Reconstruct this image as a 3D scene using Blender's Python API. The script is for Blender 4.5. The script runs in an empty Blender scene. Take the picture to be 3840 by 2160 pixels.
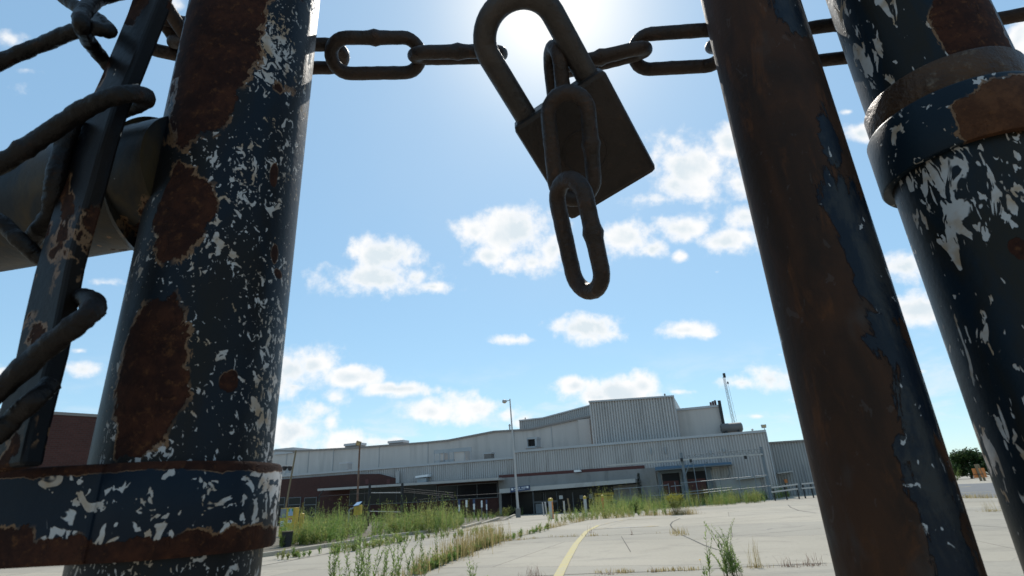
import bpy, math, random
from math import sin, cos, tan, pi, radians, hypot, atan2, sqrt
from mathutils import Vector, Matrix, noise

random.seed(7)
S = bpy.context.scene
COL = S.collection

# ------------------------------------------------------------------ camera
W0, H0 = 3840, 2160                 # pixel frame of the photograph
F, PITCH, ROLL, CAMH = 2040.0, radians(21.03), radians(3.05), 1.25
fw = Vector((0, cos(PITCH), sin(PITCH)))
r0 = Vector((1, 0, 0)); u0 = Vector((0, -sin(PITCH), cos(PITCH)))
RT = r0*cos(ROLL) - u0*sin(ROLL)
UP = u0*cos(ROLL) + r0*sin(ROLL)
CAM = Vector((0, 0, CAMH))
cd = bpy.data.cameras.new('camera'); cam = bpy.data.objects.new('camera', cd); COL.objects.link(cam)
cd.sensor_width = 36; cd.lens = F/W0*36; cd.clip_start = 0.01; cd.clip_end = 5000
m = Matrix((RT, UP, -fw)).transposed().to_4x4(); m.translation = CAM
cam.matrix_world = m
cd.dof.use_dof = True; cd.dof.focus_distance = 0.60; cd.dof.aperture_fstop = 32
S.camera = cam

def ray(x, y):
    return fw + RT*((x-1920)/F) - UP*((y-1080)/F)

# ------------------------------------------------------------------ light
SUN_DIR = ray(2065, 2).normalized()
SUN_EL = math.asin(SUN_DIR.z); SUN_AZ = atan2(SUN_DIR.x, SUN_DIR.y)
sl = bpy.data.lights.new('sun', 'SUN'); sun = bpy.data.objects.new('sun', sl); COL.objects.link(sun)
sl.energy = 3.7; sl.angle = radians(0.53); sl.color = (1.0, 0.95, 0.87)
sun.rotation_euler = SUN_DIR.to_track_quat('Z', 'Y').to_euler()
sun.location = (0, 0, 40)
S.view_settings.view_transform = 'Standard'; S.view_settings.look = 'None'
S.view_settings.exposure = 0.0; S.view_settings.gamma = 1
SKY = 0.135
S.render.engine = 'CYCLES'
S.cycles.max_bounces = 6; S.cycles.diffuse_bounces = 3; S.cycles.glossy_bounces = 3
S.cycles.transparent_max_bounces = 6
S.cycles.use_denoising = True

# ------------------------------------------------------------------ node helper
class NT:
    def __init__(s, tree):
        s.t = tree; tree.nodes.clear()
    def n(s, typ, **kw):
        nd = s.t.nodes.new(typ)
        for k, v in kw.items(): setattr(nd, k, v)
        return nd
    def put(s, sock, v):
        if v is None: return
        if isinstance(v, bpy.types.NodeSocket): s.t.links.new(v, sock)
        elif isinstance(v, (tuple, list, Vector)):
            v = tuple(v)
            if len(sock.default_value) == 4 and len(v) == 3: v = v + (1,)
            sock.default_value = v
        else: sock.default_value = v
    def math(s, op, a, b=None, c=None, clamp=False):
        nd = s.n('ShaderNodeMath', operation=op, use_clamp=clamp)
        s.put(nd.inputs[0], a); s.put(nd.inputs[1], b); s.put(nd.inputs[2], c)
        return nd.outputs[0]
    def vec(s, op, a, b=None, scale=None):
        nd = s.n('ShaderNodeVectorMath', operation=op)
        s.put(nd.inputs[0], a); s.put(nd.inputs[1], b)
        if scale is not None: s.put(nd.inputs['Scale'], scale)
        return nd.outputs['Value'] if op in ('DOT_PRODUCT', 'LENGTH', 'DISTANCE') else nd.outputs[0]
    def noise(s, v, scale, detail=3, rough=0.55, dist=0.0):
        nd = s.n('ShaderNodeTexNoise')
        s.put(nd.inputs['Vector'], v); s.put(nd.inputs['Scale'], scale); s.put(nd.inputs['Detail'], detail)
        s.put(nd.inputs['Roughness'], rough); s.put(nd.inputs['Distortion'], dist)
        return nd.outputs[0]
    def mix(s, f, a, b, blend='MIX'):
        nd = s.n('ShaderNodeMix', data_type='RGBA', blend_type=blend)
        s.put(nd.inputs[0], f); s.put(nd.inputs[6], a); s.put(nd.inputs[7], b)
        return nd.outputs[2]
    def step(s, v, lo, hi):
        nd = s.n('ShaderNodeMapRange', interpolation_type='SMOOTHSTEP')
        s.put(nd.inputs[0], v); s.put(nd.inputs[1], lo); s.put(nd.inputs[2], hi)
        return nd.outputs[0]
    def sep(s, v):
        nd = s.n('ShaderNodeSeparateXYZ'); s.put(nd.inputs[0], v); return nd.outputs
    def comb(s, x, y, z):
        nd = s.n('ShaderNodeCombineXYZ'); s.put(nd.inputs[0], x); s.put(nd.inputs[1], y); s.put(nd.inputs[2], z)
        return nd.outputs[0]

# ------------------------------------------------------------------ sky with clouds
w = bpy.data.worlds.new('World'); S.world = w; w.use_nodes = True
N = NT(w.node_tree)
sky = N.n('ShaderNodeTexSky', sky_type='NISHITA')
sky.sun_disc = False; sky.sun_elevation = SUN_EL; sky.sun_rotation = SUN_AZ
sky.air_density = 1.0; sky.dust_density = 0.15; sky.ozone_density = 1.0; sky.altitude = 50
D = N.n('ShaderNodeTexCoord').outputs['Generated']
CLOUDS = [  # x, y, half width, half height (photo pixels), weight
 (1442,960,110,65,1),(1405,1040,180,52,1),(1621,1075,80,26,.8),(1545,1040,75,38,.8),
 (1773,862,60,58,1),(1925,872,150,82,1),(1830,960,75,40,.9),(1985,985,110,48,.9),(2080,930,60,60,.9),
 (2610,630,170,92,1.0),(2735,545,66,66,1.0),(2440,745,115,36,.7),(2775,690,70,58,.9),(2530,695,95,50,.85),
 (2345,905,85,62,1),(2448,931,55,42,.9),(2560,858,100,50,.95),(2715,908,110,48,.95),(2795,812,62,46,.9),(2556,957,34,27,.8),
 (2182,1228,125,44,1),(2570,1238,75,28,.95),(2650,1255,40,14,.5),(1920,1275,85,22,.75),(2690,1020,22,14,.5),
 (1085,1385,85,75,1),(1175,1365,85,66,1),(1310,1412,110,36,.95),(1100,1450,80,26,.6),(1040,1420,60,60,.9),
 (1497,1459,125,24,.9),(1621,1545,120,48,.8),(1775,1528,125,52,.85),(1885,1556,70,28,.7),(1960,1580,60,30,.6),
 (1255,1494,56,38,.72),(1195,1535,75,44,.7),(1240,1575,40,60,.62),(1100,1625,100,55,.95),(1276,1655,120,44,.8),(1160,1570,90,60,.5),(1441,1655,110,22,.7),
 (2152,1447,50,30,.85),(2319,1472,150,48,1),(2415,1450,60,45,1),(2250,1490,90,30,.8),(2540,1470,60,14,.6),
 (2782,1435,70,26,.8),(2896,1425,80,48,.9),(2960,1500,60,30,.5),(3222,500,55,36,.85),(3180,420,30,16,.5),
 (3385,1000,85,50,1),(3445,1165,95,60,.95),(3440,1392,34,13,.6),(3420,1470,40,12,.4),(2840,1560,50,12,.4),
 (40,150,90,50,.55),(95,262,80,30,.5),(90,330,70,60,.35),(388,1060,80,26,.4),(310,1385,65,34,.7),(15,1400,50,34,.8),(650,20,40,60,.6),
 (3815,150,60,110,.8),(3000,1200,40,16,.4),(2930,1330,30,12,.3),(300,1315,30,16,.4)]
best = None
for (x, y, hw, hh, wt) in CLOUDS:
    c = ray(x, y).normalized()
    a = (RT - c*RT.dot(c)).normalized(); b = c.cross(a) * -1
    L = ray(x, y).length
    ca, cb = cos(0.05), 1
    da = N.vec('DOT_PRODUCT', D, a*(F*L*0.80/hw))
    db = N.vec('DOT_PRODUCT', D, b*(F*L*0.80/hh))
    ln = N.vec('LENGTH', N.comb(da, db, 0))
    v = N.math('MULTIPLY_ADD', ln, -0.62*1.0, 0.62*wt+0.10)
    best = v if best is None else N.math('SMOOTH_MAX', best, v, 0.10)
n1 = N.noise(D, 13, 9, 0.57, 0.15)
n2 = N.noise(D, 40, 6, 0.6, 0.0)
nz = N.math('ADD', N.math('MULTIPLY', N.math('SUBTRACT', n1, 0.5), 1.35), N.math('MULTIPLY', N.math('SUBTRACT', n2, 0.5), 0.8))
dens = N.math('ADD', best, nz)
alpha = N.step(dens, -0.04, 0.50)
alpha = N.math('MULTIPLY', alpha, N.step(best, -0.42, 0.0))
nlow = N.math('MULTIPLY', N.math('SUBTRACT', N.noise(N.vec('ADD', D, (0,0,0.035)), 14, 5, 0.55, 0.2), 0.5), 1.7)
core = N.math('MULTIPLY', N.step(N.math('ADD', best, nlow), 0.20, 0.75), N.step(dens, 0.25, 0.6))
K = 1/SKY
ccol = N.mix(core, (1.02*K, 1.02*K, 1.02*K), (0.74*K, 0.83*K, 0.89*K))
veil = N.math('MULTIPLY', N.step(N.noise(D, 3.2, 5, 0.55), 0.45, 0.8), 0.05)
skyt = N.mix(1.0, sky.outputs[0], (0.85,0.96,0.86), 'MULTIPLY')
skyt = N.mix(0.48, skyt, (0.41*K, 0.70*K, 1.05*K))      # even pale summer haze of the whole sky
skyc = N.mix(veil, skyt, (0.7*K, 0.72*K, 0.74*K))
up = N.sep(D)[2]
sd_ = N.math('MAXIMUM', N.vec('DOT_PRODUCT', D, SUN_DIR), 0.0)      # thin: white glow around the sun, painted into the sky colour
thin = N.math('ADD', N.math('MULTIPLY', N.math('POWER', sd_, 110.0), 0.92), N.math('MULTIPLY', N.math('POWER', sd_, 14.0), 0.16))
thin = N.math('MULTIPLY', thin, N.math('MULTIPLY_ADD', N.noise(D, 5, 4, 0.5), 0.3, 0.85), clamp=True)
wis = N.math('MULTIPLY', N.step(N.noise(N.vec('MULTIPLY', D, (1,1,2.6)), 8, 7, 0.6, 0.3), 0.46, 0.72), N.math('MULTIPLY', N.step(up, 0.0, 0.05), N.math('SUBTRACT', 1.0, N.step(up, 0.10, 0.26))))
skyc = N.mix(N.math('MULTIPLY', wis, 0.50), skyc, (0.92*K, 0.95*K, 0.97*K))
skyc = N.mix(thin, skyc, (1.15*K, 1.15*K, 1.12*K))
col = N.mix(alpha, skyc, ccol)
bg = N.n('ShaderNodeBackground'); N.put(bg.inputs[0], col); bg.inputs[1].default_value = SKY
out = N.n('ShaderNodeOutputWorld'); w.node_tree.links.new(bg.outputs[0], out.inputs[0])

# ------------------------------------------------------------------ projection helpers
def gz(x, y):
    d = min(max((y-27)/45, 0), 1); d = d*d*(3-2*d)
    k = 1-min(max((x-8)/30, 0), 1); k = k*k*(3-2*k)
    far = min(max((y-150)/100, 0), 1)
    return -0.75*d*k*(1-far)
def at_y(x, y, Y):
    d = ray(x, y); return CAM + d*(Y/d.y)
def at_ground(x, y, lift=0.0):
    d = ray(x, y); z = 0.0
    for i in range(25):
        t = (z+lift-CAM.z)/d.z; p = CAM + d*t; z = gz(p.x, p.y)
    return Vector((p.x, p.y, gz(p.x, p.y)+lift))
def px_per_m(p):                      # photo pixels per metre at a point
    return F/((p-CAM).dot(fw))
TH = radians(19.0)
FO = Vector((0.0, 72.0, 0.0))
FE = Vector((cos(TH), -sin(TH), 0)); FN = Vector((sin(TH), cos(TH), 0))   # along the facade, into the building
def fac(x, y, dep=0.0):               # photo pixel -> (u, z) in the facade plane at depth dep
    d = ray(x, y); t = ((FO-CAM).dot(FN)+dep)/d.dot(FN); p = CAM+d*t-FO
    return (p.dot(FE), p.z)

# ------------------------------------------------------------------ mesh builder
class MB:
    def __init__(s): s.v = []; s.f = []
    def add(s, vs, fs):
        o = len(s.v); s.v += [tuple(v) for v in vs]; s.f += [tuple(i+o for i in f) for f in fs]
    def box(s, x0, x1, y0, y1, z0, z1):
        s.add([(x0,y0,z0),(x1,y0,z0),(x1,y1,z0),(x0,y1,z0),(x0,y0,z1),(x1,y0,z1),(x1,y1,z1),(x0,y1,z1)],
              [(0,3,2,1),(4,5,6,7),(0,1,5,4),(1,2,6,5),(2,3,7,6),(3,0,4,7)])
    def obox(s, c, ax, ay, az, hx, hy, hz):
        c = Vector(c); P = []
        for k in (-1, 1):
            for i, j in ((-1,-1),(1,-1),(1,1),(-1,1)):
                P.append(c+ax*(hx*i)+ay*(hy*j)+az*(hz*k))
        s.add(P, [(0,3,2,1),(4,5,6,7),(0,1,5,4),(1,2,6,5),(2,3,7,6),(3,0,4,7)])
    def prism(s, poly, y0, y1):       # poly in (u, z), extruded along y
        n = len(poly)
        s.add([(u,y0,z) for u,z in poly]+[(u,y1,z) for u,z in poly],
              [tuple(range(n)), tuple(reversed(range(n,2*n)))]+[(i,n+i,n+(i+1)%n,(i+1)%n) for i in range(n)])
    def tube(s, pts, rad, seg=8, closed=False, caps=True, up=None):
        pts = [Vector(p) for p in pts]; n = len(pts)
        if not isinstance(rad, (list, tuple)): rad = [rad]*n
        tang = []
        for i in range(n):
            if closed: t = pts[(i+1)%n]-pts[(i-1)%n]
            else: t = pts[min(i+1,n-1)]-pts[max(i-1,0)]
            tang.append(t.normalized())
        nr = up.copy() if up else (Vector((0,0,1)) if abs(tang[0].z) < .9 else Vector((1,0,0)))
        V = []
        for i in range(n):
            t = tang[i]; nr = (nr - t*nr.dot(t))
            nr = nr.normalized() if nr.length > 1e-6 else t.orthogonal().normalized()
            b = t.cross(nr)
            for k in range(seg):
                a = 2*pi*k/seg
                V.append(pts[i]+(nr*cos(a)+b*sin(a))*rad[i])
        Fc = []
        for i in range(n if closed else n-1):
            j = (i+1)%n
            for k in range(seg):
                l = (k+1)%seg
                Fc.append((i*seg+k, i*seg+l, j*seg+l, j*seg+k))
        if caps and not closed:
            Fc.append(tuple(reversed(range(seg)))); Fc.append(tuple((n-1)*seg+k for k in range(seg)))
        s.add(V, Fc)
    def cyl(s, x, y, z0, z1, r, seg=24, r1=None):
        s.tube([(x,y,z0),(x,y,z1)], [r, r if r1 is None else r1], seg)
    def build(s, name, mat, parent=None, smooth=False, off=None, bevel=0):
        me = bpy.data.meshes.new(name)
        v = s.v
        if off is not None: v = [(a-off[0], b-off[1], c-off[2]) for a,b,c in v]
        me.from_pydata(v, [], s.f); me.update()
        o = bpy.data.objects.new(name, me); COL.objects.link(o)
        if mat: me.materials.append(mat)
        if smooth:
            me.polygons.foreach_set('use_smooth', [True]*len(me.polygons))
            try: me.set_sharp_from_angle(angle=radians(smooth if smooth is not True else 40))
            except Exception: pass
        if parent: o.parent = parent
        if bevel:
            md = o.modifiers.new('bevel', 'BEVEL'); md.width = bevel; md.segments = 2; md.limit_method = 'ANGLE'
        return o

def tag(o, label=None, cat=None, group=None, kind=None):
    if label: o['label'] = label
    if cat: o['category'] = cat
    if group: o['group'] = group
    if kind: o['kind'] = kind
    return o
def empty(name, loc, label=None, cat=None, group=None, rz=0):
    o = bpy.data.objects.new(name, None); COL.objects.link(o); o.location = loc; o.rotation_euler = (0,0,rz)
    o.empty_display_size = 0.2
    return tag(o, label, cat, group)
def copy_tree(o, parent=None):
    c = o.copy(); COL.objects.link(c)
    if parent: c.parent = parent
    for ch in list(o.children): copy_tree(ch, c)
    return c

# ------------------------------------------------------------------ materials
def newmat(name):
    mt = bpy.data.materials.new(name); mt.use_nodes = True
    return mt, NT(mt.node_tree)
def finish(mt, N, color, rough=0.6, metal=0.0, bump=None, bdist=0.01, trans=None, spec=None):
    b = N.n('ShaderNodeBsdfPrincipled'); o = N.n('ShaderNodeOutputMaterial')
    N.put(b.inputs['Base Color'], color); N.put(b.inputs['Roughness'], rough); N.put(b.inputs['Metallic'], metal)
    if spec is not None: N.put(b.inputs['Specular IOR Level'], spec)
    if bump is not None:
        bp = N.n('ShaderNodeBump'); bp.inputs['Strength'].default_value = 1; bp.inputs['Distance'].default_value = bdist
        N.put(bp.inputs['Height'], bump); N.t.links.new(bp.outputs[0], b.inputs['Normal'])
    sh = b.outputs[0]
    if trans:
        tr = N.n('ShaderNodeBsdfTranslucent'); N.put(tr.inputs[0], trans)
        mx = N.n('ShaderNodeMixShader'); mx.inputs[0].default_value = 0.45
        N.t.links.new(sh, mx.inputs[1]); N.t.links.new(tr.outputs[0], mx.inputs[2]); sh = mx.outputs[0]
    N.t.links.new(sh, o.inputs[0]); return mt
def objc(N): return N.n('ShaderNodeTexCoord').outputs['Object']
def simple(name, c, rough=0.6, metal=0.0, var=0.25, scale=3.0, stretch=(1,1,1), dirt=None, dscale=0.6, spec=None):
    mt, N = newmat(name); p = N.vec('MULTIPLY', objc(N), stretch)
    n = N.noise(p, scale, 5, 0.6)
    k = N.math('MULTIPLY_ADD', n, var*2, 1-var)
    col = N.vec('SCALE', c, scale=k)
    if dirt:
        d = N.step(N.noise(p, scale*dscale, 6, 0.65, 0.4), 0.5, 0.72)
        col = N.mix(N.math('MULTIPLY', d, 0.8), col, dirt)
    return finish(mt, N, col, rough, metal, spec=spec)
def leafmat(name, c1, c2, scale=1.5, trans=1.5):
    mt, N = newmat(name); p = objc(N)
    geo = N.n('ShaderNodeNewGeometry')
    f = N.math('ADD', N.math('MULTIPLY', N.noise(p, scale, 3), 0.6), N.math('MULTIPLY', geo.outputs['Random Per Island'], 0.45))
    f = N.step(f, 0.25, 0.8)
    col = N.mix(f, c1, c2)
    return finish(mt, N, col, 0.6, trans=N.vec('SCALE', col, scale=trans*1.3), spec=0.25)

M = {}
M['metal_white'] = simple('pale_metal_panel', (0.48,0.425,0.38), 0.55, 0.0, 0.16, 0.9, (1,1,0.12), (0.36,0.32,0.285), 0.8)
M['metal_corr'] = simple('corrugated_metal', (0.43,0.40,0.375), 0.5, 0.0, 0.18, 0.8, (1,1,0.12), (0.31,0.285,0.265), 1.2)
M['metal_blue'] = simple('blue_grey_metal', (0.33,0.32,0.305), 0.5, 0.0, 0.15, 0.6, (1,1,0.3), (0.24,0.235,0.23), 1.0)
M['trim'] = simple('trim_metal', (0.40,0.40,0.40), 0.5, 0, 0.1, 1)
M['trim_brown'] = simple('roof_edge_trim', (0.22,0.19,0.17), 0.6, 0, 0.15, 1)
M['gutter'] = simple('white_gutter', (0.42,0.40,0.37), 0.5, 0, 0.15, 0.8, (1,1,1), (0.27,0.255,0.24), 1.0)
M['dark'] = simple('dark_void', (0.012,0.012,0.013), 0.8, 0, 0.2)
M['glass'] = simple('dark_window_glass', (0.010,0.012,0.014), 0.15, 0, 0.2, spec=0.18)
M['frame'] = simple('window_frame', (0.11,0.115,0.12), 0.5)
M['blue'] = simple('blue_canopy_metal', (0.06,0.13,0.21), 0.5, 0, 0.2, 1)
M['bluepost'] = simple('faded_blue_steel', (0.15,0.175,0.19), 0.6, 0, 0.2, 1)
M['galv'] = simple('galvanised_steel', (0.20,0.21,0.21), 0.5, 0.1, 0.2, 4)
M['black'] = simple('black_steel', (0.010,0.010,0.011), 0.6, 0, 0.2, 4)
M['yellow'] = simple('yellow_paint', (0.52,0.33,0.030), 0.5, 0, 0.15, 4, (1,1,1), (0.30,0.17,0.03), 0.6)
M['orange'] = simple('orange_paint', (0.60,0.20,0.05), 0.6, 0, 0.15, 3)
M['wood'] = simple('weathered_wood', (0.20,0.15,0.085), 0.8, 0, 0.3, 6, (4,4,0.4))
M['rustpole'] = simple('rusty_pole', (0.17,0.085,0.05), 0.8, 0, 0.4, 2, (1,1,0.5), (0.34,0.31,0.27), 0.7)
M['polegrey'] = simple('pale_pole_paint', (0.42,0.40,0.38), 0.55, 0, 0.12, 1)
M['conc_dark'] = simple('stained_concrete', (0.17,0.165,0.155), 0.9, 0, 0.25, 2)
M['conc_wall'] = simple('concrete_wall', (0.26,0.24,0.22), 0.85, 0, 0.18, 0.6, (1,1,0.35), (0.16,0.148,0.135), 1.3)
M['white'] = simple('white_paint', (0.72,0.72,0.71), 0.5, 0, 0.08, 3)
M['signblue'] = simple('sign_blue', (0.035,0.055,0.12), 0.5)
M['signgreen'] = simple('sign_green', (0.03,0.22,0.09), 0.5)
M['signred'] = simple('sign_red', (0.45,0.05,0.04), 0.5)
M['greypanel'] = simple('grey_panel', (0.20,0.21,0.22), 0.5)
M['solar'] = simple('pale_blue_panel', (0.25,0.36,0.50), 0.25, 0, 0.1)
M['lampglass'] = simple('amber_lamp_glass', (0.50,0.36,0.18), 0.3)
M['redsteel'] = simple('red_oxide_steel', (0.09,0.025,0.02), 0.7)
M['ductgrey'] = simple('duct_metal', (0.30,0.32,0.33), 0.5, 0.1, 0.15, 1)
M['tank'] = simple('tank_metal', (0.12,0.11,0.10), 0.6, 0, 0.3, 0.8, (1,1,1), (0.10,0.09,0.08), 1.2)
M['weed'] = leafmat('weed_green', (0.080,0.140,0.028), (0.165,0.220,0.058), 0.6)
M['weed_olive'] = leafmat('weed_olive', (0.125,0.147,0.035), (0.235,0.238,0.078), 0.5)
M['goldenrod'] = leafmat('goldenrod_yellow', (0.17,0.18,0.02), (0.30,0.27,0.03), 2, 1.1)
M['drygrass'] = leafmat('dry_grass', (0.17,0.13,0.05), (0.33,0.26,0.12), 2)
M['deadstem'] = leafmat('dead_stem', (0.15,0.085,0.06), (0.27,0.18,0.13), 3, 0.7)
M['leaf'] = leafmat('fresh_leaf', (0.10,0.155,0.035), (0.22,0.27,0.09), 6)
M['leaf_bright'] = leafmat('bright_leaf', (0.09,0.17,0.02), (0.20,0.30,0.05), 6)
M['stem'] = leafmat('weed_stem', (0.12,0.11,0.05), (0.2,0.16,0.08), 4, 0.7)
M['treeleaf'] = leafmat('tree_leaf', (0.022,0.045,0.014), (0.05,0.085,0.022), 0.3, 1.0)
M['darkleaf'] = leafmat('dark_needle', (0.015,0.028,0.012), (0.035,0.055,0.02), 1.0, 0.8)
M['bark'] = simple('bark', (0.10,0.075,0.055), 0.9, 0, 0.3, 6)
M['yellowflower'] = leafmat('yellow_petal', (0.6,0.45,0.03), (0.7,0.5,0.05), 5)

# brick
mt, N = newmat('dark_red_brick'); p = objc(N); s3 = N.sep(p)
br = N.n('ShaderNodeTexBrick'); N.put(br.inputs['Vector'], N.comb(N.math('ADD', s3[0], s3[1]), s3[2], 0))
br.inputs['Scale'].default_value = 1.0; br.inputs['Brick Width'].default_value = 0.30; br.inputs['Row Height'].default_value = 0.12
br.inputs['Mortar Size'].default_value = 0.012
N.put(br.inputs['Color1'], (0.052,0.014,0.010)); N.put(br.inputs['Color2'], (0.070,0.021,0.015)); N.put(br.inputs['Mortar'], (0.055,0.036,0.030))
k = N.math('MULTIPLY_ADD', N.noise(p, 0.5, 4), 0.5, 0.75)
M['brick'] = finish(mt, N, N.vec('SCALE', br.outputs[0], scale=k), 0.9)

# concrete ground
mt, N = newmat('concrete_paving'); p = objc(N)
big = N.noise(p, 0.12, 5, 0.6); med = N.noise(p, 0.9, 6, 0.62, 0.3); fine = N.noise(p, 14, 4, 0.7)
st = N.noise(N.vec('MULTIPLY', p, (0.25, 1.6, 1)), 0.8, 5, 0.65, 0.5)
col = N.mix(N.step(big, 0.35, 0.65), (0.335,0.289,0.220), (0.395,0.341,0.262))
col = N.mix(N.math('MULTIPLY', N.step(med, 0.52, 0.75), 0.7), col, (0.245,0.213,0.163))
col = N.mix(N.math('MULTIPLY', N.step(st, 0.54, 0.76), 0.6), col, (0.205,0.182,0.150))
col = N.mix(N.math('MULTIPLY', N.step(med, 0.22, 0.40), 0.0), col, (0.42,0.39,0.33))
slab = N.n('ShaderNodeTexBrick'); rx = N.math('ADD', N.math('MULTIPLY', N.sep(p)[0], cos(TH)), N.math('MULTIPLY', N.sep(p)[1], -sin(TH))); ry = N.math('ADD', N.math('MULTIPLY', N.sep(p)[0], sin(TH)), N.math('MULTIPLY', N.sep(p)[1], cos(TH)))
N.put(slab.inputs['Vector'], N.comb(rx, ry, 0)); slab.inputs['Scale'].default_value = 1; slab.inputs['Brick Width'].default_value = 9.0; slab.inputs['Row Height'].default_value = 5.5
slab.inputs['Mortar Size'].default_value = 0.012; slab.inputs['Mortar Smooth'].default_value = 0.3
N.put(slab.inputs['Color1'], (0.86,0.87,0.88)); N.put(slab.inputs['Color2'], (1.06,1.05,1.03)); N.put(slab.inputs['Mortar'], (0.42,0.40,0.37))
col = N.mix(1.0, col, slab.outputs[0], 'MULTIPLY')
oil = N.math('MULTIPLY', N.step(N.noise(p, 0.42, 5, 0.6, 0.8), 0.60, 0.72), N.step(N.noise(p, 3.0, 4, 0.6), 0.35, 0.6))
col = N.mix(N.math('MULTIPLY', oil, 0.5), col, (0.15,0.135,0.115))
speck = N.step(N.noise(p, 9, 2, 0.5), 0.72, 0.76)
col = N.mix(N.math('MULTIPLY', speck, 0.55), col, (0.12,0.105,0.085))
col = N.vec('SCALE', col, scale=N.math('MULTIPLY_ADD', fine, 0.36, 0.84))
vo = N.n('ShaderNodeTexVoronoi', feature='DISTANCE_TO_EDGE'); N.put(vo.inputs['Vector'], N.vec('ADD', p, N.vec('SCALE', (1,1,0), scale=N.math('MULTIPLY', med, 2.5)))); vo.inputs['Scale'].default_value = 0.13
crack = N.math('SUBTRACT', 1, N.step(vo.outputs['Distance'], 0.0008, 0.0028))
crack = N.math('MULTIPLY', crack, N.step(N.noise(p, 0.22, 3), 0.5, 0.6))
col = N.mix(N.math('MULTIPLY', crack, 0.65), col, (0.13,0.115,0.10))
M['concrete'] = finish(mt, N, col, 0.9, bump=fine, bdist=0.004)
M['joint'] = simple('joint_filler', (0.085,0.075,0.06), 0.95, 0, 0.4, 3)
M['asphalt'] = simple('old_asphalt', (0.14,0.135,0.13), 0.9, 0, 0.25, 1.5, (1,1,1), (0.22,0.21,0.2), 1)
M['soil'] = simple('dry_soil', (0.13,0.105,0.07), 0.95, 0, 0.4, 1.5, (1,1,1), (0.25,0.21,0.16), 0.8)
mt, N = newmat('worn_yellow_line'); p = objc(N)
wear = N.step(N.noise(p, 4, 6, 0.7), 0.40, 0.62)
M['line'] = finish(mt, N, N.mix(N.math('MULTIPLY', wear, 0.55), (0.50,0.40,0.16), (0.40,0.355,0.265)), 0.8)
mt, N = newmat('faded_yellow_stain'); p = objc(N)
wear = N.step(N.noise(p, 1.2, 6, 0.7), 0.35, 0.60)
M['line_faded'] = finish(mt, N, N.mix(wear, (0.45,0.34,0.17), (0.385,0.355,0.315)), 0.85)

# ---- flaking paint on the gate steel
def paint(name, base, base2, patches=(), chip=0.60, chipgrad=None, chipscale=210, rust=0.70, rustcol=(0.018,0.007,0.005), rustcol2=(0.042,0.015,0.008), off=(0,0,0), zs=0.7, strips=()):
    mt, N = newmat(name); p = N.vec('ADD', objc(N), off)
    xyz = N.sep(p)
    v1 = N.noise(N.vec('MULTIPLY', p, (1,1,0.3)), 45, 4, 0.6, 0.6)
    col = N.mix(N.step(v1, 0.35, 0.7), base, base2)
    q = N.vec('MULTIPLY', p, (1,1,zs))
    reg = N.noise(p, 30, 2, 0.5)
    t = N.math('MULTIPLY_ADD', reg, -0.42, chip+0.255)
    if chipgrad:                      # axis vector, origin, gain
        ax, o0, gain = chipgrad
        g = N.math('MULTIPLY', N.vec('DOT_PRODUCT', N.vec('SUBTRACT', p, o0), ax), gain)
        g = N.math('MAXIMUM', N.math('MINIMUM', g, 0.05), -0.14)
        t = N.math('SUBTRACT', t, g)
    c1 = N.noise(q, chipscale, 3, 0.55, 0.9)
    chips = N.step(N.math('SUBTRACT', c1, t), 0.0, 0.018)
    c2 = N.noise(q, chipscale*2.6, 2, 0.5, 0.5)
    specks = N.step(N.math('SUBTRACT', c2, N.math('ADD', t, 0.055)), 0.0, 0.02)
    chips = N.math('MAXIMUM', chips, specks)
    nr = N.noise(N.vec('MULTIPLY', p, (1,1,0.6)), 75, 6, 0.66, 0.5)
    sd = None
    for (c, sx, sz) in patches:
        dv = N.vec('MULTIPLY', N.vec('SUBTRACT', p, c), (1/sx, 1/sx, 1/sz))
        e = N.math('SUBTRACT', 1.0, N.vec('LENGTH', dv))
        sd = e if sd is None else N.math('MAXIMUM', sd, e)
    for (z, hw) in strips:
        e = N.math('SUBTRACT', 1.0, N.math('DIVIDE', N.math('ABSOLUTE', N.math('SUBTRACT', xyz[2], z)), hw))
        sd = e if sd is None else N.math('MAXIMUM', sd, e)
    gen = N.math('MULTIPLY', N.math('SUBTRACT', N.noise(p, 38, 3, 0.5, 0.4), rust), 3.0)
    sd = gen if sd is None else N.math('MAXIMUM', sd, gen)
    sdn = N.math('MULTIPLY_ADD', N.math('SUBTRACT', nr, 0.5), 1.7, sd)
    rmask = N.step(sdn, 0.0, 0.03)
    rim = N.math('MULTIPLY', N.step(sdn, -0.10, -0.07), N.step(N.noise(p, 60, 2), 0.42, 0.55))
    chipcol = N.mix(N.step(N.noise(p, 90, 3), 0.42, 0.7), (0.36,0.355,0.35), (0.27,0.20,0.135))
    col = N.mix(chips, col, chipcol)
    col = N.mix(N.math('MULTIPLY', rim, 0.9), col, (0.15,0.085,0.045))
    rc = N.mix(N.step(N.noise(p, 110, 6, 0.75), 0.38, 0.66), rustcol, rustcol2)
    rc = N.mix(N.math('MULTIPLY', N.step(N.noise(p, 320, 4, 0.7), 0.54, 0.7), 0.7), rc, (0.085,0.035,0.014))
    col = N.mix(rmask, col, rc)
    hgt = N.math('SUBTRACT', 1.0, N.math('ADD', N.math('MULTIPLY', chips, 0.35), N.math('MULTIPLY', rmask, 0.8)))
    hgt = N.math('ADD', hgt, N.math('MULTIPLY', N.noise(p, 320, 4, 0.6), 0.22))
    rough = N.math('MULTIPLY_ADD', N.math('MAXIMUM', rmask, chips), 0.45, 0.40)
    return finish(mt, N, col, rough, 0.0, hgt, 0.0007, spec=0.12)

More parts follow.
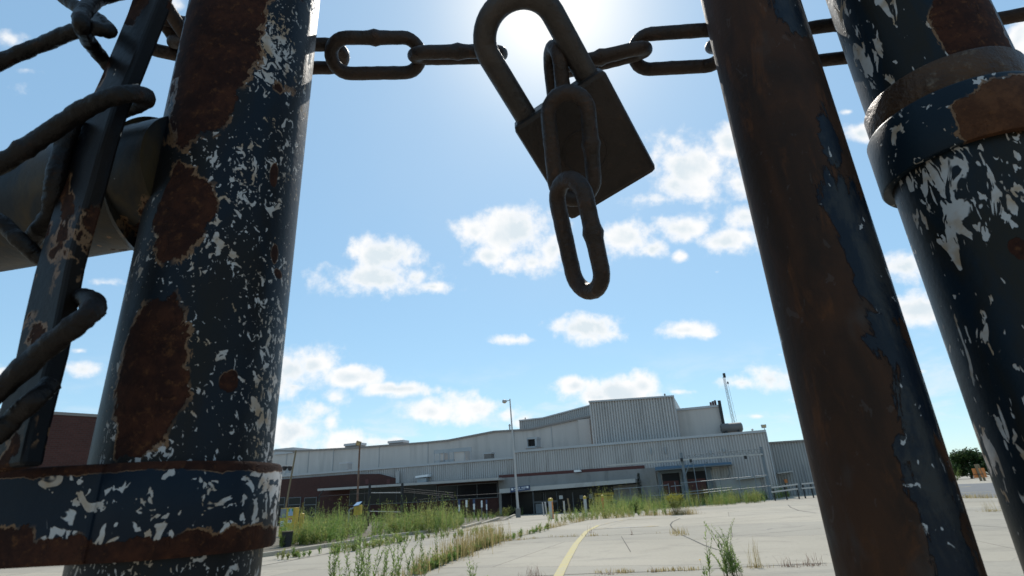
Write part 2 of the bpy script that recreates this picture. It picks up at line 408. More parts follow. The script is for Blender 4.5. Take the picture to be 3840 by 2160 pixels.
def rustmat(name, c1, c2, c3, scale=120, off=(0,0,0)):
    mt, N = newmat(name); p = N.vec('ADD', objc(N), off)
    a = N.noise(p, scale*0.35, 5, 0.65, 0.4); b = N.noise(p, scale*2, 4, 0.65)
    col = N.mix(N.step(a, 0.35, 0.65), c1, c2)
    col = N.mix(N.math('MULTIPLY', N.step(b, 0.55, 0.75), 0.6), col, c3)
    return finish(mt, N, col, N.math('MULTIPLY_ADD', a, 0.5, 0.24), 0.35, N.math('ADD', b, N.math('MULTIPLY', a, 1.5)), 0.0011, spec=0.3)
M['chain'] = rustmat('rusty_chain_steel', (0.018,0.013,0.011), (0.036,0.022,0.016), (0.070,0.033,0.018))
M['lock'] = rustmat('dark_lock_body', (0.017,0.013,0.011), (0.030,0.021,0.017), (0.055,0.032,0.022), 60)
M['shackle'] = rustmat('dull_shackle_steel', (0.030,0.024,0.021), (0.05,0.039,0.033), (0.07,0.042,0.03), 70)
M['wire'] = rustmat('rusty_mesh_wire', (0.004,0.003,0.0028), (0.008,0.005,0.004), (0.030,0.011,0.005), 100)

# ================================================================== SETTING
def grid_ground():
    xs = sorted(set([-900,-500,-300,-200,-150]+[-120+i*4 for i in range(61)]+[150,200,300,500,900]))
    ys = sorted(set([-300,-150,-80,-40,-20,-10,-5]+[i*2 for i in range(0,60)]+[125,135,150,170,190,210,230,250,300,450,700,1200]))
    mb = MB(); V = [(x,y,gz(x,y)) for y in ys for x in xs]; n = len(xs)
    mb.add(V, [(j*n+i, j*n+i+1, (j+1)*n+i+1, (j+1)*n+i) for j in range(len(ys)-1) for i in range(n-1)])
    return tag(mb.build('concrete_ground', M['concrete'], smooth=True), 'pale cracked concrete paving running out to the factory', 'ground', kind='structure')
grid_ground()

def ground_strip(mb, pts, width, lift):       # ribbon over the ground, pts are photo pixels, width in metres (float or list)
    P = [at_ground(x, y) for x, y in pts]; Q = []
    for a, b in zip(P[:-1], P[1:]):
        n = max(1, int((b-a).length/1.5))
        Q += [a.lerp(b, i/n) for i in range(n)]
    Q.append(P[-1]); V = []
    for i, q in enumerate(Q):
        t = (Q[min(i+1,len(Q)-1)]-Q[max(i-1,0)]); t.z = 0; t.normalize(); s = Vector((-t.y, t.x, 0))
        ww = width*0.5
        for k in (-1, 1):
            a = q+s*(ww*k); V.append((a.x, a.y, gz(a.x,a.y)+lift))
    mb.add(V, [(2*i, 2*i+1, 2*i+3, 2*i+2) for i in range(len(Q)-1)])
J = MB()
for pts, wd in [
  ([(1420,2225),(1560,2158),(1700,2100),(1880,2030),(2050,1984),(2200,1951),(2448,1934),(2590,1930)], .05),
  ([(2590,1930),(2800,1916),(3070,1898)], .03),
  ([(1885,2031),(2060,2015),(2200,2011),(2400,2003),(2535,1997)], .045),
  ([(2540,1998),(2519,1978),(2514,1968),(2522,1957),(2550,1944)], .05),
  ([(2556,2006),(2600,2026),(2640,2045),(2690,2062)], .04),
  ([(2600,2024),(2840,2003),(3080,1982)], .022),
  ([(2540,1949),(2760,1934),(2976,1917),(3070,1908)], .03),
  ([(2650,1963),(2775,1954),(3070,1934)], .03),
  ([(2955,1893),(2965,1903),(2995,1915),(3060,1924)], .05),
  ([(1900,2166),(2200,2152),(2450,2144),(2600,2138),(2800,2126),(3100,2112)], .03),
  ([(3600,1968),(3690,1973),(3800,1980)], .025),
  ([(2330,2012),(2350,2045),(2365,2070)], .018),
  ([(980,2122),(1180,2086),(1330,2058),(1640,2010),(1850,1973),(2060,1945)], .06),
  ([(1360,2041),(1500,2036),(1640,2028),(1760,2020)], .03),
  ([(3560,1884),(3760,1882)], .12)]:
    ground_strip(J, pts, wd, 0.004)
tag(J.build('slab_joints', M['joint']), 'dark joints and cracks between the concrete slabs', 'ground', kind='structure')
L = MB(); ground_strip(L, [(2082,2185),(2120,2110),(2160,2040),(2200,1993),(2245,1970)], .16, 0.008)
tag(L.build('yellow_lane_line', M['line']), 'worn yellow line curving across the concrete', 'road', kind='structure')
L = MB(); ground_strip(L, [(2225,1984),(2330,1979),(2470,1973)], .35, 0.008); ground_strip(L, [(2330,1950),(2540,1940)], .30, 0.008); ground_strip(L, [(2245,1970),(2300,1957),(2370,1944)], .16, 0.008)
tag(L.build('faded_yellow_marks', M['line_faded']), 'faded yellow painted marks on the concrete', 'road', kind='structure')
L = MB()
for pts in ([(3605,1848),(3720,1844)], [(3590,1828),(3640,1824)]): ground_strip(L, pts, .3, 0.014)
tag(L.build('far_yellow_lines', M['line']), 'pale yellow lines across the road beyond', 'road', kind='structure')
def ground_poly(pts, lift):
    mb = MB(); P = [at_ground(x, y) for x, y in pts]
    c = sum(P, Vector())/len(P)
    rings = 10; V = [(c.x, c.y, gz(c.x, c.y)+lift)]; n = len(P)
    for r in range(1, rings+1):
        for q in P:
            a = c.lerp(q, r/rings); V.append((a.x, a.y, gz(a.x,a.y)+lift))
    Fc = [(0, 1+i, 1+(i+1)%n) for i in range(n)]
    for r in range(rings-1):
        for i in range(n):
            a = 1+r*n+i; b = 1+r*n+(i+1)%n; Fc.append((a, a+n, b+n, b))
    mb.add(V, Fc); return mb
def dense(pts, k=6):
    o = []
    for (a, b), (c, d) in zip(pts, pts[1:]+pts[:1]):
        o += [(a+(c-a)*i/k, b+(d-b)*i/k) for i in range(k)]
    return o
tag(ground_poly(dense([(700,2110),(985,2082),(1183,2056),(1330,2033),(1480,1998),(1690,1990),(1745,1972),(1905,1950),(1920,1930),(1700,1925),(1300,1945),(800,1990)]), 0.012).build('soil', M['soil']),
    'dry soil of the weedy island left of the lane', 'ground', kind='structure')
tag(ground_poly(dense([(2060,1922),(2260,1918),(2420,1905),(2700,1885),(2880,1872),(2960,1862),(2900,1858),(2600,1880),(2300,1893),(2080,1906)]), 0.008).build('soil_strip', M['soil']),
    'dry soil strip along the loading dock', 'ground', kind='structure')
tag(ground_poly(dense([(3520,1868),(3700,1866),(3920,1864),(3920,1812),(3800,1806),(3700,1812),(3600,1815),(3520,1818)]), 0.006).build('asphalt_road', M['asphalt']),
    'grey asphalt road crossing behind the slab at the right', 'road', kind='structure')
KB = MB()
for pts in ([(960,2092),(1060,2079),(1183,2059),(1330,2037),(1390,2026)], [(1738,1982),(1800,1966),(1870,1951),(1930,1941)], [(1400,2022),(1560,2004),(1640,1995)]):
    P = [at_ground(x, y) for x, y in pts]
    for a, b in zip(P[:-1], P[1:]):
        t = (b-a); t.z = 0; ln = t.length; t.normalize(); s = Vector((-t.y,t.x,0)); mid = (a+b)/2
        KB.obox((mid.x, mid.y, gz(mid.x,mid.y)+0.05), t, s, Vector((0,0,1)), ln/2+0.01, 0.09, 0.07)
tag(KB.build('kerb', M['concrete'], bevel=0.02), 'low pale concrete kerb of the weedy island', 'kerb', kind='structure')

# ================================================================== FACTORY
ROT = -TH
fb = empty('factory_building', FO, 'long pale grey corrugated metal factory with stepped roof behind the weeds', 'building', rz=ROT)
GB = -1.0                                  # foundation below the ground
def lerp_line(a, b): return lambda u: a[1]+(b[1]-a[1])*(u-a[0])/(b[0]-a[0])
def corr(mb, u0, u1, zb, zt, dep, period=0.30, amp=0.10):
    prof = [(0,0),(0.50,0),(0.60,amp),(0.90,amp)]
    us = []
    n = int((u1-u0)/period)+1
    for i in range(n):
        for a, d in prof:
            u = u0+(i+a)*period
            if u <= u1: us.append((u, d))
    us.append((u1, 0)); V = []
    for u, d in us: V += [(u, dep+d, zb(u)), (u, dep+d, zt(u))]
    mb.add(V, [(2*i, 2*i+2, 2*i+3, 2*i+1) for i in range(len(us)-1)])
def const(z): return lambda u: z
def fbox(mb, x0, y0, x1, y1, dep0, dep1):   # box whose front face fills the photo rectangle at depth dep0
    a = fac(x0, y0, dep0); b = fac(x1, y1, dep0)
    mb.box(min(a[0],b[0]), max(a[0],b[0]), dep0, dep1, min(a[1],b[1]), max(a[1],b[1]))
def fbeam(mb, p0, p1, dep0, dep1, h):       # bar along the facade between two photo points (top edge), height h
    a = fac(*p0, dep0); b = fac(*p1, dep0)
    mb.prism([(a[0],a[1]-h),(b[0],b[1]-h),(b[0],b[1]),(a[0],a[1])], dep0, dep1)

# low corrugated front, two lengths
tA = lerp_line(fac(1030,1785,.6), fac(1927,1714,.6)); tB = lerp_line(fac(1930,1692,0), fac(2869,1614,0))
uA0, uA1 = fac(1010,1785,.6)[0], fac(1929,1714,.6)[0]
uB0, uB1 = fac(1929,1690,0)[0], fac(2869,1614,0)[0]
mb = MB(); corr(mb, uA0-8, uA1, const(1.6), tA, .6); mb.prism([(uA0-8,1.6),(uA1,1.6),(uA1,tA(uA1)-.05),(uA0-8,tA(uA0-8)-.05)], .80, 12)
lowA = mb.build('low_wall', M['metal_corr'], fb)
mb = MB(); corr(mb, uB0, uB1, const(GB), tB, 0); mb.prism([(uB0,GB),(uB1,GB),(uB1,tB(uB1)-.05),(uB0,tB(uB0)-.05)], .2, 14)
lowB = mb.build('low_wall', M['metal_corr'], fb)
mb = MB(); mb.prism([(uA0-8,tA(uA0-8)-.22),(uA1-.02,tA(uA1)-.22),(uA1-.02,tA(uA1)+.04),(uA0-8,tA(uA0-8)+.04)], .45, .75)
mb.build('wall_cap', M['trim'], lowA)
mb = MB(); mb.prism([(uB0-.05,tB(uB0)-.20),(uB1+.08,tB(uB1)-.20),(uB1+.08,tB(uB1)+.06),(uB0-.05,tB(uB0)+.06)], -.14, .2)
mb.build('wall_cap', M['trim'], lowB)
mb = MB(); mb.box(uB1-.02, uB1+.10, -.07, .12, GB, tB(uB1)-.21); mb.build('corner_trim', M['trim'], lowB)

# white upper wall with gabled roofline
dU = 9
top = [fac(x,y,dU) for x,y in [(1000,1690),(1100,1692),(1139,1690),(1300,1682),(1600,1660),(1682,1652),(1853,1619),(1988,1611),(2171,1571),(2222,1562)]]
mb = MB(); mb.prism([(top[0][0]-14,3.0),(top[-1][0],3.0)]+[(u,z) for u,z in reversed(top)]+[(top[0][0]-14, top[0][1])], dU, dU+40)
uw = mb.build('upper_wall', M['metal_white'], fb)
mb = MB()
tp = [(top[0][0]-14, top[0][1])]+top
for a, b in zip(tp[:-1], tp[1:]): mb.prism([(a[0],a[1]-.10),(b[0],b[1]-.10),(b[0],b[1]+.14),(a[0],a[1]+.14)], dU-.25, dU+.3)
mb.build('roof_trim', M['trim_brown'], uw)
def ztop(u):
    for a, b in zip(tp[:-1], tp[1:]):
        if a[0] <= u <= b[0]: return a[1]+(b[1]-a[1])*(u-a[0])/(b[0]-a[0])
    return tp[-1][1]
mb = MB()
for x, y in [(1075,1720),(1157,1720),(1250,1715),(1422,1705),(1605,1690),(1928,1650),(2070,1640)]:
    mb = MB(); u = fac(x,y,dU)[0]; mb.box(u-.06, u+.06, dU-.05, dU, 3.5, ztop(u)-.12); mb.build('seam_strip', M['metal_blue'], uw)
mb = MB(); u0 = fac(2172,1600,dU)[0]; u1 = fac(2215,1600,dU)[0]; mb.box(u0, u1, dU-.5, dU-.02, 3.0, ztop(u0)-.16)
mb.build('wall_return', M['metal_white'], uw)
mb = MB(); fbox(mb, 1030,1684,1098,1699, dU-.2, dU+6); mb.build('roof_parapet', M['trim'], fb)

# upper corrugated strip behind
dS = 13
a, b, c = fac(1947,1577,dS), fac(2036,1567,dS), fac(2216,1519,dS)
mb = MB(); zb = const(fac(1947,1640,dS)[1]-1)
corr(mb, a[0], b[0], zb, lerp_line(a,b), dS); corr(mb, b[0], c[0], zb, lerp_line(b,c), dS)
mb.prism([(a[0],zb(0)),(c[0],zb(0)),(c[0],c[1]-.05),(b[0],b[1]-.05),(a[0],a[1]-.05)], dS+.2, dS+14)
rs = mb.build('roof_strip', M['metal_blue'], fb)
mb = MB()
for p, q in ((a,b),(b,c)): mb.prism([(p[0],p[1]-.1),(q[0],q[1]-.1),(q[0],q[1]+.08),(p[0],p[1]+.08)], dS-.15, dS+.2)
mb.build('wall_cap', M['trim'], rs)
# high block
dH = 3
a, b = fac(2209,1506,dH), fac(2524,1485,dH); uh1 = fac(2552,1640,dH)[0]; uh1 = (uh1+b[0])/2
mb = MB(); corr(mb, a[0], uh1, const(4), lerp_line(a,b), dH, 0.34, .16); mb.prism([(a[0],4),(uh1,4),(uh1,lerp_line(a,b)(uh1)-.05),(a[0],a[1]-.05)], dH+.2, dH+16)
hb = mb.build('high_block', M['metal_corr'], fb)
mb = MB(); mb.prism([(a[0]-.05,a[1]-.12),(uh1+.05,lerp_line(a,b)(uh1)-.12),(uh1+.05,lerp_line(a,b)(uh1)+.08),(a[0]-.05,a[1]+.08)], dH-.16, dH+.2)
mb.build('wall_cap', M['trim'], hb)
# side block
dK = 5.5
a, b = fac(2530,1537,dK), fac(2686,1522,dK)
mb = MB(); mb.prism([(a[0],4),(b[0]+.25,4),(b[0]+.25,b[1]),(a[0],a[1])], dK, dK+14)
sb = mb.build('side_block', M['metal_white'], fb)
mb = MB(); mb.prism([(a[0],a[1]-.16),(b[0]+.3,b[1]-.16),(b[0]+.3,b[1]+.10),(a[0],a[1]+.10)], dK-.15, dK+.2); mb.build('wall_cap', M['trim'], sb)
mb = MB(); mb.box(b[0]+.26, b[0]+.62, dK-.3, dK+.6, 4, fac(2684,1504,dK)[1]); mb.build('downpipe_duct', M['black'], sb)

# brick office front
dB = .15
a, b, c, d = fac(1000,1795,dB), fac(1320,1778,dB), fac(1420,1777,dB), fac(1486,1795,dB); e = fac(1870,1790,dB)
zc = fac(1600,1812,dB)[1]
mb = MB(); mb.prism([(a[0]-8,GB),(e[0],GB),(e[0],zc),(d[0],zc),(d[0],d[1]),(c[0],c[1]),(b[0],b[1]),(a[0]-8,b[1])], dB, 8)
bw = mb.build('brick_wall', M['brick'], fb)
for x in (1376, 1456):
    mb = MB(); fbox(mb, x-6, 1797, x+6, 1815, dB-.03, dB+.05); mb.build('wall_niche', M['redsteel'], bw)
# ribbon window under the canopy, and the left windows
def window(x0, y0, x1, y1, dep, parent, mull=(), rail=None):
    p = fac(x0,y0,dep); q = fac(x1,y1,dep); zt, zb = max(p[1],q[1]), min(p[1],q[1])
    f = MB(); t = .09
    f.box(p[0],q[0],dep-.08,dep,zt-t,zt); f.box(p[0],q[0],dep-.08,dep,zb,zb+t)
    f.box(p[0],p[0]+t,dep-.08,dep,zb+t,zt-t); f.box(q[0]-t,q[0],dep-.08,dep,zb+t,zt-t)
    for mx in mull:
        um = p[0]+(q[0]-p[0])*mx; f.box(um-.03,um+.03,dep-.07,dep,zb+t,zt-t)
    if rail:
        zr = zb+(zt-zb)*rail; f.box(p[0]+t,q[0]-t,dep-.075,dep-.005,zr-.05,zr+.05)
    w_ = f.build('window', M['frame'], parent)
    g = MB(); g.box(p[0]+t*.5,q[0]-t*.5,dep-.04,dep-.02,zb+t*.5,zt-t*.5); g.build('pane', M['glass'], w_)
window(1313,1838,1640,1880, dB-.02, bw, (.18,.36,.55,.75)); window(1644,1822,1868,1866, dB-.02, bw, (.33,.66))
for x0, x1 in ((1044,1064),(1084,1124),(1143,1184)): window(x0,1866,x1,1938, dB-.02, bw, (), .62)
mb = MB(); a, b = fac(1191,1833,-2.4), fac(1869,1791,-2.4)
mb.prism([(a[0],a[1]-.28),(b[0],b[1]-.28),(b[0],b[1]),(a[0],a[1])], -2.4, dB-.01)
cn = mb.build('canopy', M['gutter'], fb)

# concrete entrance block with its canopy, doors and posts
dC = -.35
a, b, c = fac(1868,1793,dC), fac(2240,1771,dC), fac(2456,1754,dC)
mb = MB(); mb.prism([(a[0],GB),(c[0],GB),(c[0],c[1]),(a[0],a[1])], dC, dC+.3)
ew = mb.build('entrance_wall', M['conc_wall'], fb)
mb = MB(); mb.prism([(a[0],a[1]+.0),(c[0]-1.2,c[1]-.04),(c[0]-1.2,c[1]+.36),(a[0],a[1]+.36)], -.10, -.01); mb.build('brick_band', M['redsteel'], ew)
a, b = fac(1873,1834,-2.6), fac(2380,1795,-2.6)
mb = MB(); mb.prism([(a[0],a[1]-.50),(b[0],b[1]-.42),(b[0],b[1]),(a[0],a[1])], -2.6, dC-.01)
ec = mb.build('entrance_canopy', M['gutter'], fb)
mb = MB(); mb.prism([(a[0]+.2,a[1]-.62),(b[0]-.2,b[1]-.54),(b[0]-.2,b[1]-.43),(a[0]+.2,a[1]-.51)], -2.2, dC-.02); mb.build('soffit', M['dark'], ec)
mb = MB(); fbox(mb, 1880,1846,2310,1926, dC-.06, dC-.005); mb.build('glass_front', M['glass'], ew)
for x in (1918, 1935, 2003, 2040, 2048, 2090, 2150, 2225, 2302):
    mb = MB(); fbox(mb, x-1.6,1846,x+1.6,1926, dC-.12, dC-.062); mb.build('mullion', M['frame'], ew)
mb = MB(); fbox(mb, 2003,1880,2090,1883, dC-.11, dC-.063); mb.build('door_rail', M['frame'], ew)
mb = MB(); fbox(mb, 2008,1890,2044,1925, dC-.10, dC-.064); mb.build('door_panel', M['greypanel'], ew)
for x in (2000, 2089):
    mb = MB(); fbox(mb, x-3.5, 1842, x+3.5, 1930, -2.4, -2.2); mb.build('canopy_post', M['frame'], ew)
mb = MB(); t = dC-.13
for p in ((2230,1850,2302,1854),(2230,1854,2234,1880),(2298,1854,2302,1880),(2234,1862,2298,1879)): fbox(mb, *p, t, t+.06)
mb.build('yellow_window_frame', M['yellow'], ew)
for r_ in ((2096,1858,2111,1871),(2173,1857,2187,1871),(2208,1853,2222,1870)):
    mb = MB(); fbox(mb, *r_, dC-.10, dC-.064); tag(mb.build('paper_notice', M['greypanel'] if r_[0] > 2100 else M['white'], ew))
# sign on the canopy fascia
a = fac(1913,1829,-2.75)
sg = empty('entrance_sign', (FO+FE*a[0]+FN*(-2.75)+Vector((0,0,a[1]))), 'dark blue lettered sign fixed on the white entrance canopy fascia', 'sign', rz=ROT)
mb = MB(); q = fac(1987,1842,-2.75); mb.prism([(0,0),(q[0]-a[0],.18),(q[0]-a[0],-.36),(0,-.55)], 0, .10); mb.build('board', M['signblue'], sg)
mb = MB(); Ls = q[0]-a[0]
def bar(x0, x1, zz, hh): 
    zo = .18*(x0+x1)/2/Ls; mb.box(x0*1., x1*1., -.02, -.001, zz+zo-hh, zz+zo)
bar(.14,.40,-.08,.24); bar(Ls-.40,Ls-.14,-.08,.24)
x = .55
for wd in (.12,.10,.12,.10,.12,0,.13,.1,.12,.1):
    if wd: bar(x, x+wd*.75, -.10, .13)
    x += .15
x = .6
for i in range(9):
    bar(x, x+.09, -.31, .08); x += .15
mb.build('lettering', M['white'], sg)

# loading dock: blue canopy, two doors
a, b = fac(2456,1753,-2.0), fac(2742,1732,-2.0)
mb = MB(); mb.prism([(a[0],a[1]-.26),(b[0],b[1]-.2),(b[0],b[1]),(a[0],a[1]+.05)], -2.0, -.06); bc = mb.build('blue_canopy', M['blue'], fb)
mb = MB(); mb.prism([(a[0],a[1]-.36),(b[0]+.1,b[1]-.3),(b[0]+.1,b[1]-.21),(a[0],a[1]-.27)], -2.08, -.08); mb.build('canopy_edge', M['bluepost'], bc)
for i in range(5):
    mb = MB(); u = a[0]+(b[0]-a[0])*(.12+.19*i); mb.box(u-.07,u+.07,-2.06,-1.9,a[1]+.05+(b[1]-a[1])*(.12+.19*i),a[1]+.2+(b[1]-a[1])*(.12+.19*i))
    mb.build('canopy_bracket', M['bluepost'], bc)
for x0, x1, y0 in ((2480,2562,1771),(2572,2664,1763)):
    mb = MB(); fbox(mb, x0, y0, x1, 1880, -.09, -.05); dr = mb.build('dock_door', M['dark'], fb)
    mb = MB(); fbox(mb, x0+6, y0+34, x1-6, 1880, -.12, -.095); mb.build('door_curtain', M['redsteel'], dr)
    mb = MB(); fbox(mb, x0-5, y0-5, x1+5, y0, -.16, -.05); fbox(mb, x0-5, y0, x0, 1880, -.16, -.05); fbox(mb, x1, y0, x1+5, 1880, -.16, -.05)
    mb.build('door_frame', M['bluepost'], dr)
mb = MB(); P = [(*fac(x,y,-.25),) for x, y in ((2724,1738),(2732,1758),(2738,1776),(2731,1786),(2732,1830))]
mb.tube([(u,-.25,z) for u,z in P], .05, 8); mb.build('downpipe', M['galv'], fb, smooth=True)
mb = MB(); fbeam(mb, (2760,1794), (2871,1782), -1.2, -.05, .16); mb.build('dock_awning', M['gutter'], fb)
mb = MB(); fbox(mb, 2683,1800,2868,1880, -.5,-.05); mb.build('dock_plinth', M['metal_blue'], fb)
for x, y, h_ in ((2437,1680,22),(2492,1677,24),(2662,1690,14),(2712,1683,12)):
    mb = MB(); fbox(mb, x, y, x+7, y+h_, -.22, -.05); mb.build('wall_light', M['ductgrey'], fb)
# hooded vent and flue on the left metal wall
mb = MB(); a = fac(1560,1783,-.3); b = fac(1607,1792,-.3)
mb.prism([(a[0],a[1]-.32),(b[0],a[1]-.25),(b[0],a[1]+.02),(a[0],a[1]-.08)], -.5, .55); vh = mb.build('vent_hood', M['white'], fb)
mb = MB(); fbox(mb, 1565,1794,1598,1809, -.2,.55); mb.build('vent_box', M['ductgrey'], vh)
mb = MB(); fbox(mb, 1485,1768,1496,1812, -.1,.1); mb.build('flue', M['metal_blue'], fb)
mb = MB(); fbox(mb, 2152,1763,2176,1769, -.9,-.3); mb.build('shade_lamp', M['white'], fb)

def W(u, dep, z): return FO+FE*u+FN*dep+Vector((0,0,z))
def fthing(name, x, y, dep, label, cat, group=None):
    a = fac(x, y, dep); e = empty(name, W(a[0],dep,a[1]), label, cat, group, rz=ROT); return e, a
def lb(mb, o, x0, y0, x1, y1, dep, dep0, dep1):
    a = fac(x0,y0,dep); b = fac(x1,y1,dep)
    mb.box(min(a[0],b[0])-o[0], max(a[0],b[0])-o[0], dep0-dep, dep1-dep, min(a[1],b[1])-o[1], max(a[1],b[1])-o[1])
# rooftop equipment
e, o = fthing('roof_unit', 1288, 1760, 4, 'plain grey square cooling unit on the low roof beside the rusty floodlight pole', 'roof unit', 'rooftop units')
mb = MB(); lb(mb,o,1274,1738,1302,1762,4,4,5.2); mb.build('cabinet', M['metal_blue'], e, bevel=.03)
mb = MB(); lb(mb,o,1272,1735,1304,1738,4,3.95,5.3); mb.build('lid', M['trim'], e)
e, o = fthing('roof_unit', 1828, 1722, 4, 'green grey square cooling unit on the low roof left of the street lamp', 'roof unit', 'rooftop units')
mb = MB(); lb(mb,o,1815,1700,1842,1723,4,4,5.2); mb.build('cabinet', M['tank'], e, bevel=.03)
mb = MB(); lb(mb,o,1813,1698,1844,1701,4,3.95,5.3); mb.build('lid', M['ductgrey'], e)
e, o = fthing('fan_box', 1994, 1682, 4, 'big square fan box with dark open mouth on the roof right of the street lamp', 'roof unit')
mb = MB()
for r_ in ((1975,1641,2013,1645),(1975,1675,2013,1681),(1975,1645,1979,1675),(2005,1645,2013,1675)): lb(mb,o,*r_,4,4,5.8)
lb(mb,o,1975,1641,2013,1681,4,5.8,5.9); mb.build('housing', M['ductgrey'], e)
mb = MB(); lb(mb,o,1979,1645,2005,1675,4,4.5,4.6); mb.build('fan_opening', M['dark'], e)
mb = MB(); lb(mb,o,1972,1681,2024,1685,4,3.9,6.2); mb.build('curb', M['trim_brown'], e)
e, o = fthing('duct_rack', 1690, 1728, 4, 'pale duct boxes in an open pipe frame standing on the low roof', 'roof unit')
for x in (1628,1648,1664,1681,1700,1743,1766):
    mb = MB(); lb(mb,o,x-1.2,1690,x+1.2,1734,4,4,4.1); mb.build('frame_post', M['ductgrey'], e)
mb = MB(); lb(mb,o,1627,1688,1767,1690.5,4,4,4.1); mb.build('pipe_frame', M['ductgrey'], e)
mb = MB(); lb(mb,o,1702,1690,1741,1730,4,4.15,6); mb.build('duct', M['metal_white'], e)
mb = MB(); lb(mb,o,1651,1692,1662,1731,4,4.15,6); mb.build('duct', M['metal_white'], e)
mb = MB(); lb(mb,o,1624,1728,1700,1733,4,4.15,6); mb.build('base_frame', M['ductgrey'], e)
e, o = fthing('roof_fan', 1077, 1770, 3, 'dark twin hooded roof fan beside the left gate post', 'roof unit')
for x in (1068, 1088):
    mb = MB(); a = fac(x,1752,3); mb.tube([(a[0]-o[0],0,a[1]-o[1]-.5),(a[0]-o[0],0,a[1]-o[1]-.1),(a[0]-o[0],0,a[1]-o[1]+.12),(a[0]-o[0],0,a[1]-o[1]+.22)],[.18,.42,.40,.12],14); mb.build('fan_hood', M['black'], e, smooth=True)
mb = MB(); lb(mb,o,1070,1760,1086,1774,3,3,3.6); mb.build('curb', M['ductgrey'], e)
for x0,y0,x1,y1,dep,lab,mm in ((1908,1591,1916,1614,14,'narrow grey vent stack on the roof touching the street lamp pole','metal_blue'),
      (2491,1476,2497,1487,6,'tiny vent pipe on top of the tallest roof block','black'),
      (2819,1608,2827,1620,3,'short vent cap on the low roof right of the tank','trim'),
      (1968,1566,1972,1577,16,'thin vent pipe on the stepped corrugated roof','black')):
    e, o = fthing('roof_vent', (x0+x1)/2, y1, dep, lab, 'vent', 'roof vents')
    h_ = (y1-y0)/px_per_m(W(o[0],dep,o[1])); r_ = (x1-x0)/2/px_per_m(W(o[0],dep,o[1]))
    mb = MB(); mb.tube([(0,0,-.3),(0,0,h_*.75)], r_*.75, 12); mb.build('pipe', M[mm], e, smooth=True)
    mb = MB(); mb.tube([(0,0,h_*.7),(0,0,h_*.8),(0,0,h_)], [r_*1.0,r_*1.2,r_*.5], 12); mb.build('cap', M[mm], e, smooth=True)
for x0,y0,x1,y1,lab in ((1294,1668,1350,1678,'low flat skylight box on the roof edge above the rusty pole'),(1458,1658,1512,1668,'low brown ribbed vent ridge on the roof edge')):
    e, o = fthing('roof_hatch', (x0+x1)/2, y1, 11, lab, 'roof unit')
    mb = MB(); lb(mb,o,x0,y0,x1,y1+8,11,11,12.5); mb.build('curb', M['trim_brown'], e)
    mb = MB(); lb(mb,o,x0-2,y0-3,x1+2,y0,11,10.8,12.7); mb.build('lid', M['trim'], e)
# stack on the side block
e, o = fthing('stack_bundle', 2676, 1524, 6, 'bundle of brown exhaust stacks on the corner of the grey roof block', 'chimney')
for i in range(3):
    mb = MB(); mb.tube([(-.28+.28*i,0.2*i,-.2),(-.28+.28*i,.2*i,.55+.12*i)], .13, 10); mb.build('stack', M['redsteel'], e, smooth=True)
# tank
a = fac(2743,1604,4.5)
tk = empty('roof_tank', W(a[0],4.5,a[1]-.55), 'fat grey horizontal tank lying on the low roof', 'tank', rz=ROT)
r_ = .56; hl = 1.12
mb = MB(); mb.tube([(-hl-.16,0,.55),(-hl-.05,0,.55),(-hl,0,.55),(hl,0,.55),(hl+.05,0,.55),(hl+.16,0,.55)],[.30,.50,r_,r_,.50,.30],28); mb.build('shell', M['tank'], tk, smooth=50)
mb = MB(); mb.box(-.8,-.6,-.5,.5,-.35,.2); mb.build('saddle', M['black'], tk)
mb = MB(); mb.box(.6,.8,-.5,.5,-.35,.2); mb.build('saddle', M['black'], tk)
# floodlight on the roof corner
e, o = fthing('roof_floodlight', 2868, 1614, 0.2, 'small grey floodlight on a stalk at the right roof corner', 'floodlight')
mb = MB(); mb.tube([(0,0,-.1),(0,0,.3)], .035, 8); mb.build('stalk', M['galv'], e)
mb = MB(); mb.prism([(-.26,.28),(.20,.28),(.24,.5),(.24,.62),(-.30,.62)], -.2, .2); hd = mb.build('head', M['ductgrey'], e)
mb = MB(); mb.box(-.2,.18,-.22,-.201,.33,.56); mb.build('lens', M['lampglass'], hd)
# crane mast far behind
mp0, mp1 = at_y(2752,1590,150), at_y(2714,1412,150)
cm = empty('crane_boom', mp0, 'thin lattice crane boom leaning up behind the roof tank', 'crane')
mb = MB(); ax = (mp1-mp0).normalized(); sx = ax.cross(Vector((0,1,0))).normalized(); ln = (mp1-mp0).length
for s1, s2 in ((-1,-1),(1,-1),(1,1),(-1,1)): mb.tube([sx*(.30*s1)+Vector((0,.30*s2,0)), ax*ln+sx*(.2*s1)+Vector((0,.2*s2,0))], .045, 5)
n = 22
for i in range(n):
    for q in (-1, 1):
        s1 = q if i % 2 else -q
        mb.tube([ax*(ln*i/n)+sx*(.26*s1)+Vector((0,.24*q,0)), ax*(ln*(i+1)/n)-sx*(.26*s1)+Vector((0,.24*q,0))], .028, 4)
mb.build('lattice', M['ductgrey'], cm)
mb = MB(); mb.tube([ax*(ln*.86)-sx*.75, -sx*.9+ax*.5], .03, 4); mb.build('cable', M['black'], cm)
mb = MB(); mb.obox(ax*(ln+.3)-sx*.2, ax, sx, Vector((0,1,0)), .6, .27, .3); mb.build('boom_head', M['black'], cm)
mb = MB(); mb.obox(ax*(ln*.86)-sx*.75, ax, sx, Vector((0,1,0)), .3, .16, .16); mb.build('hook_block', M['black'], cm)

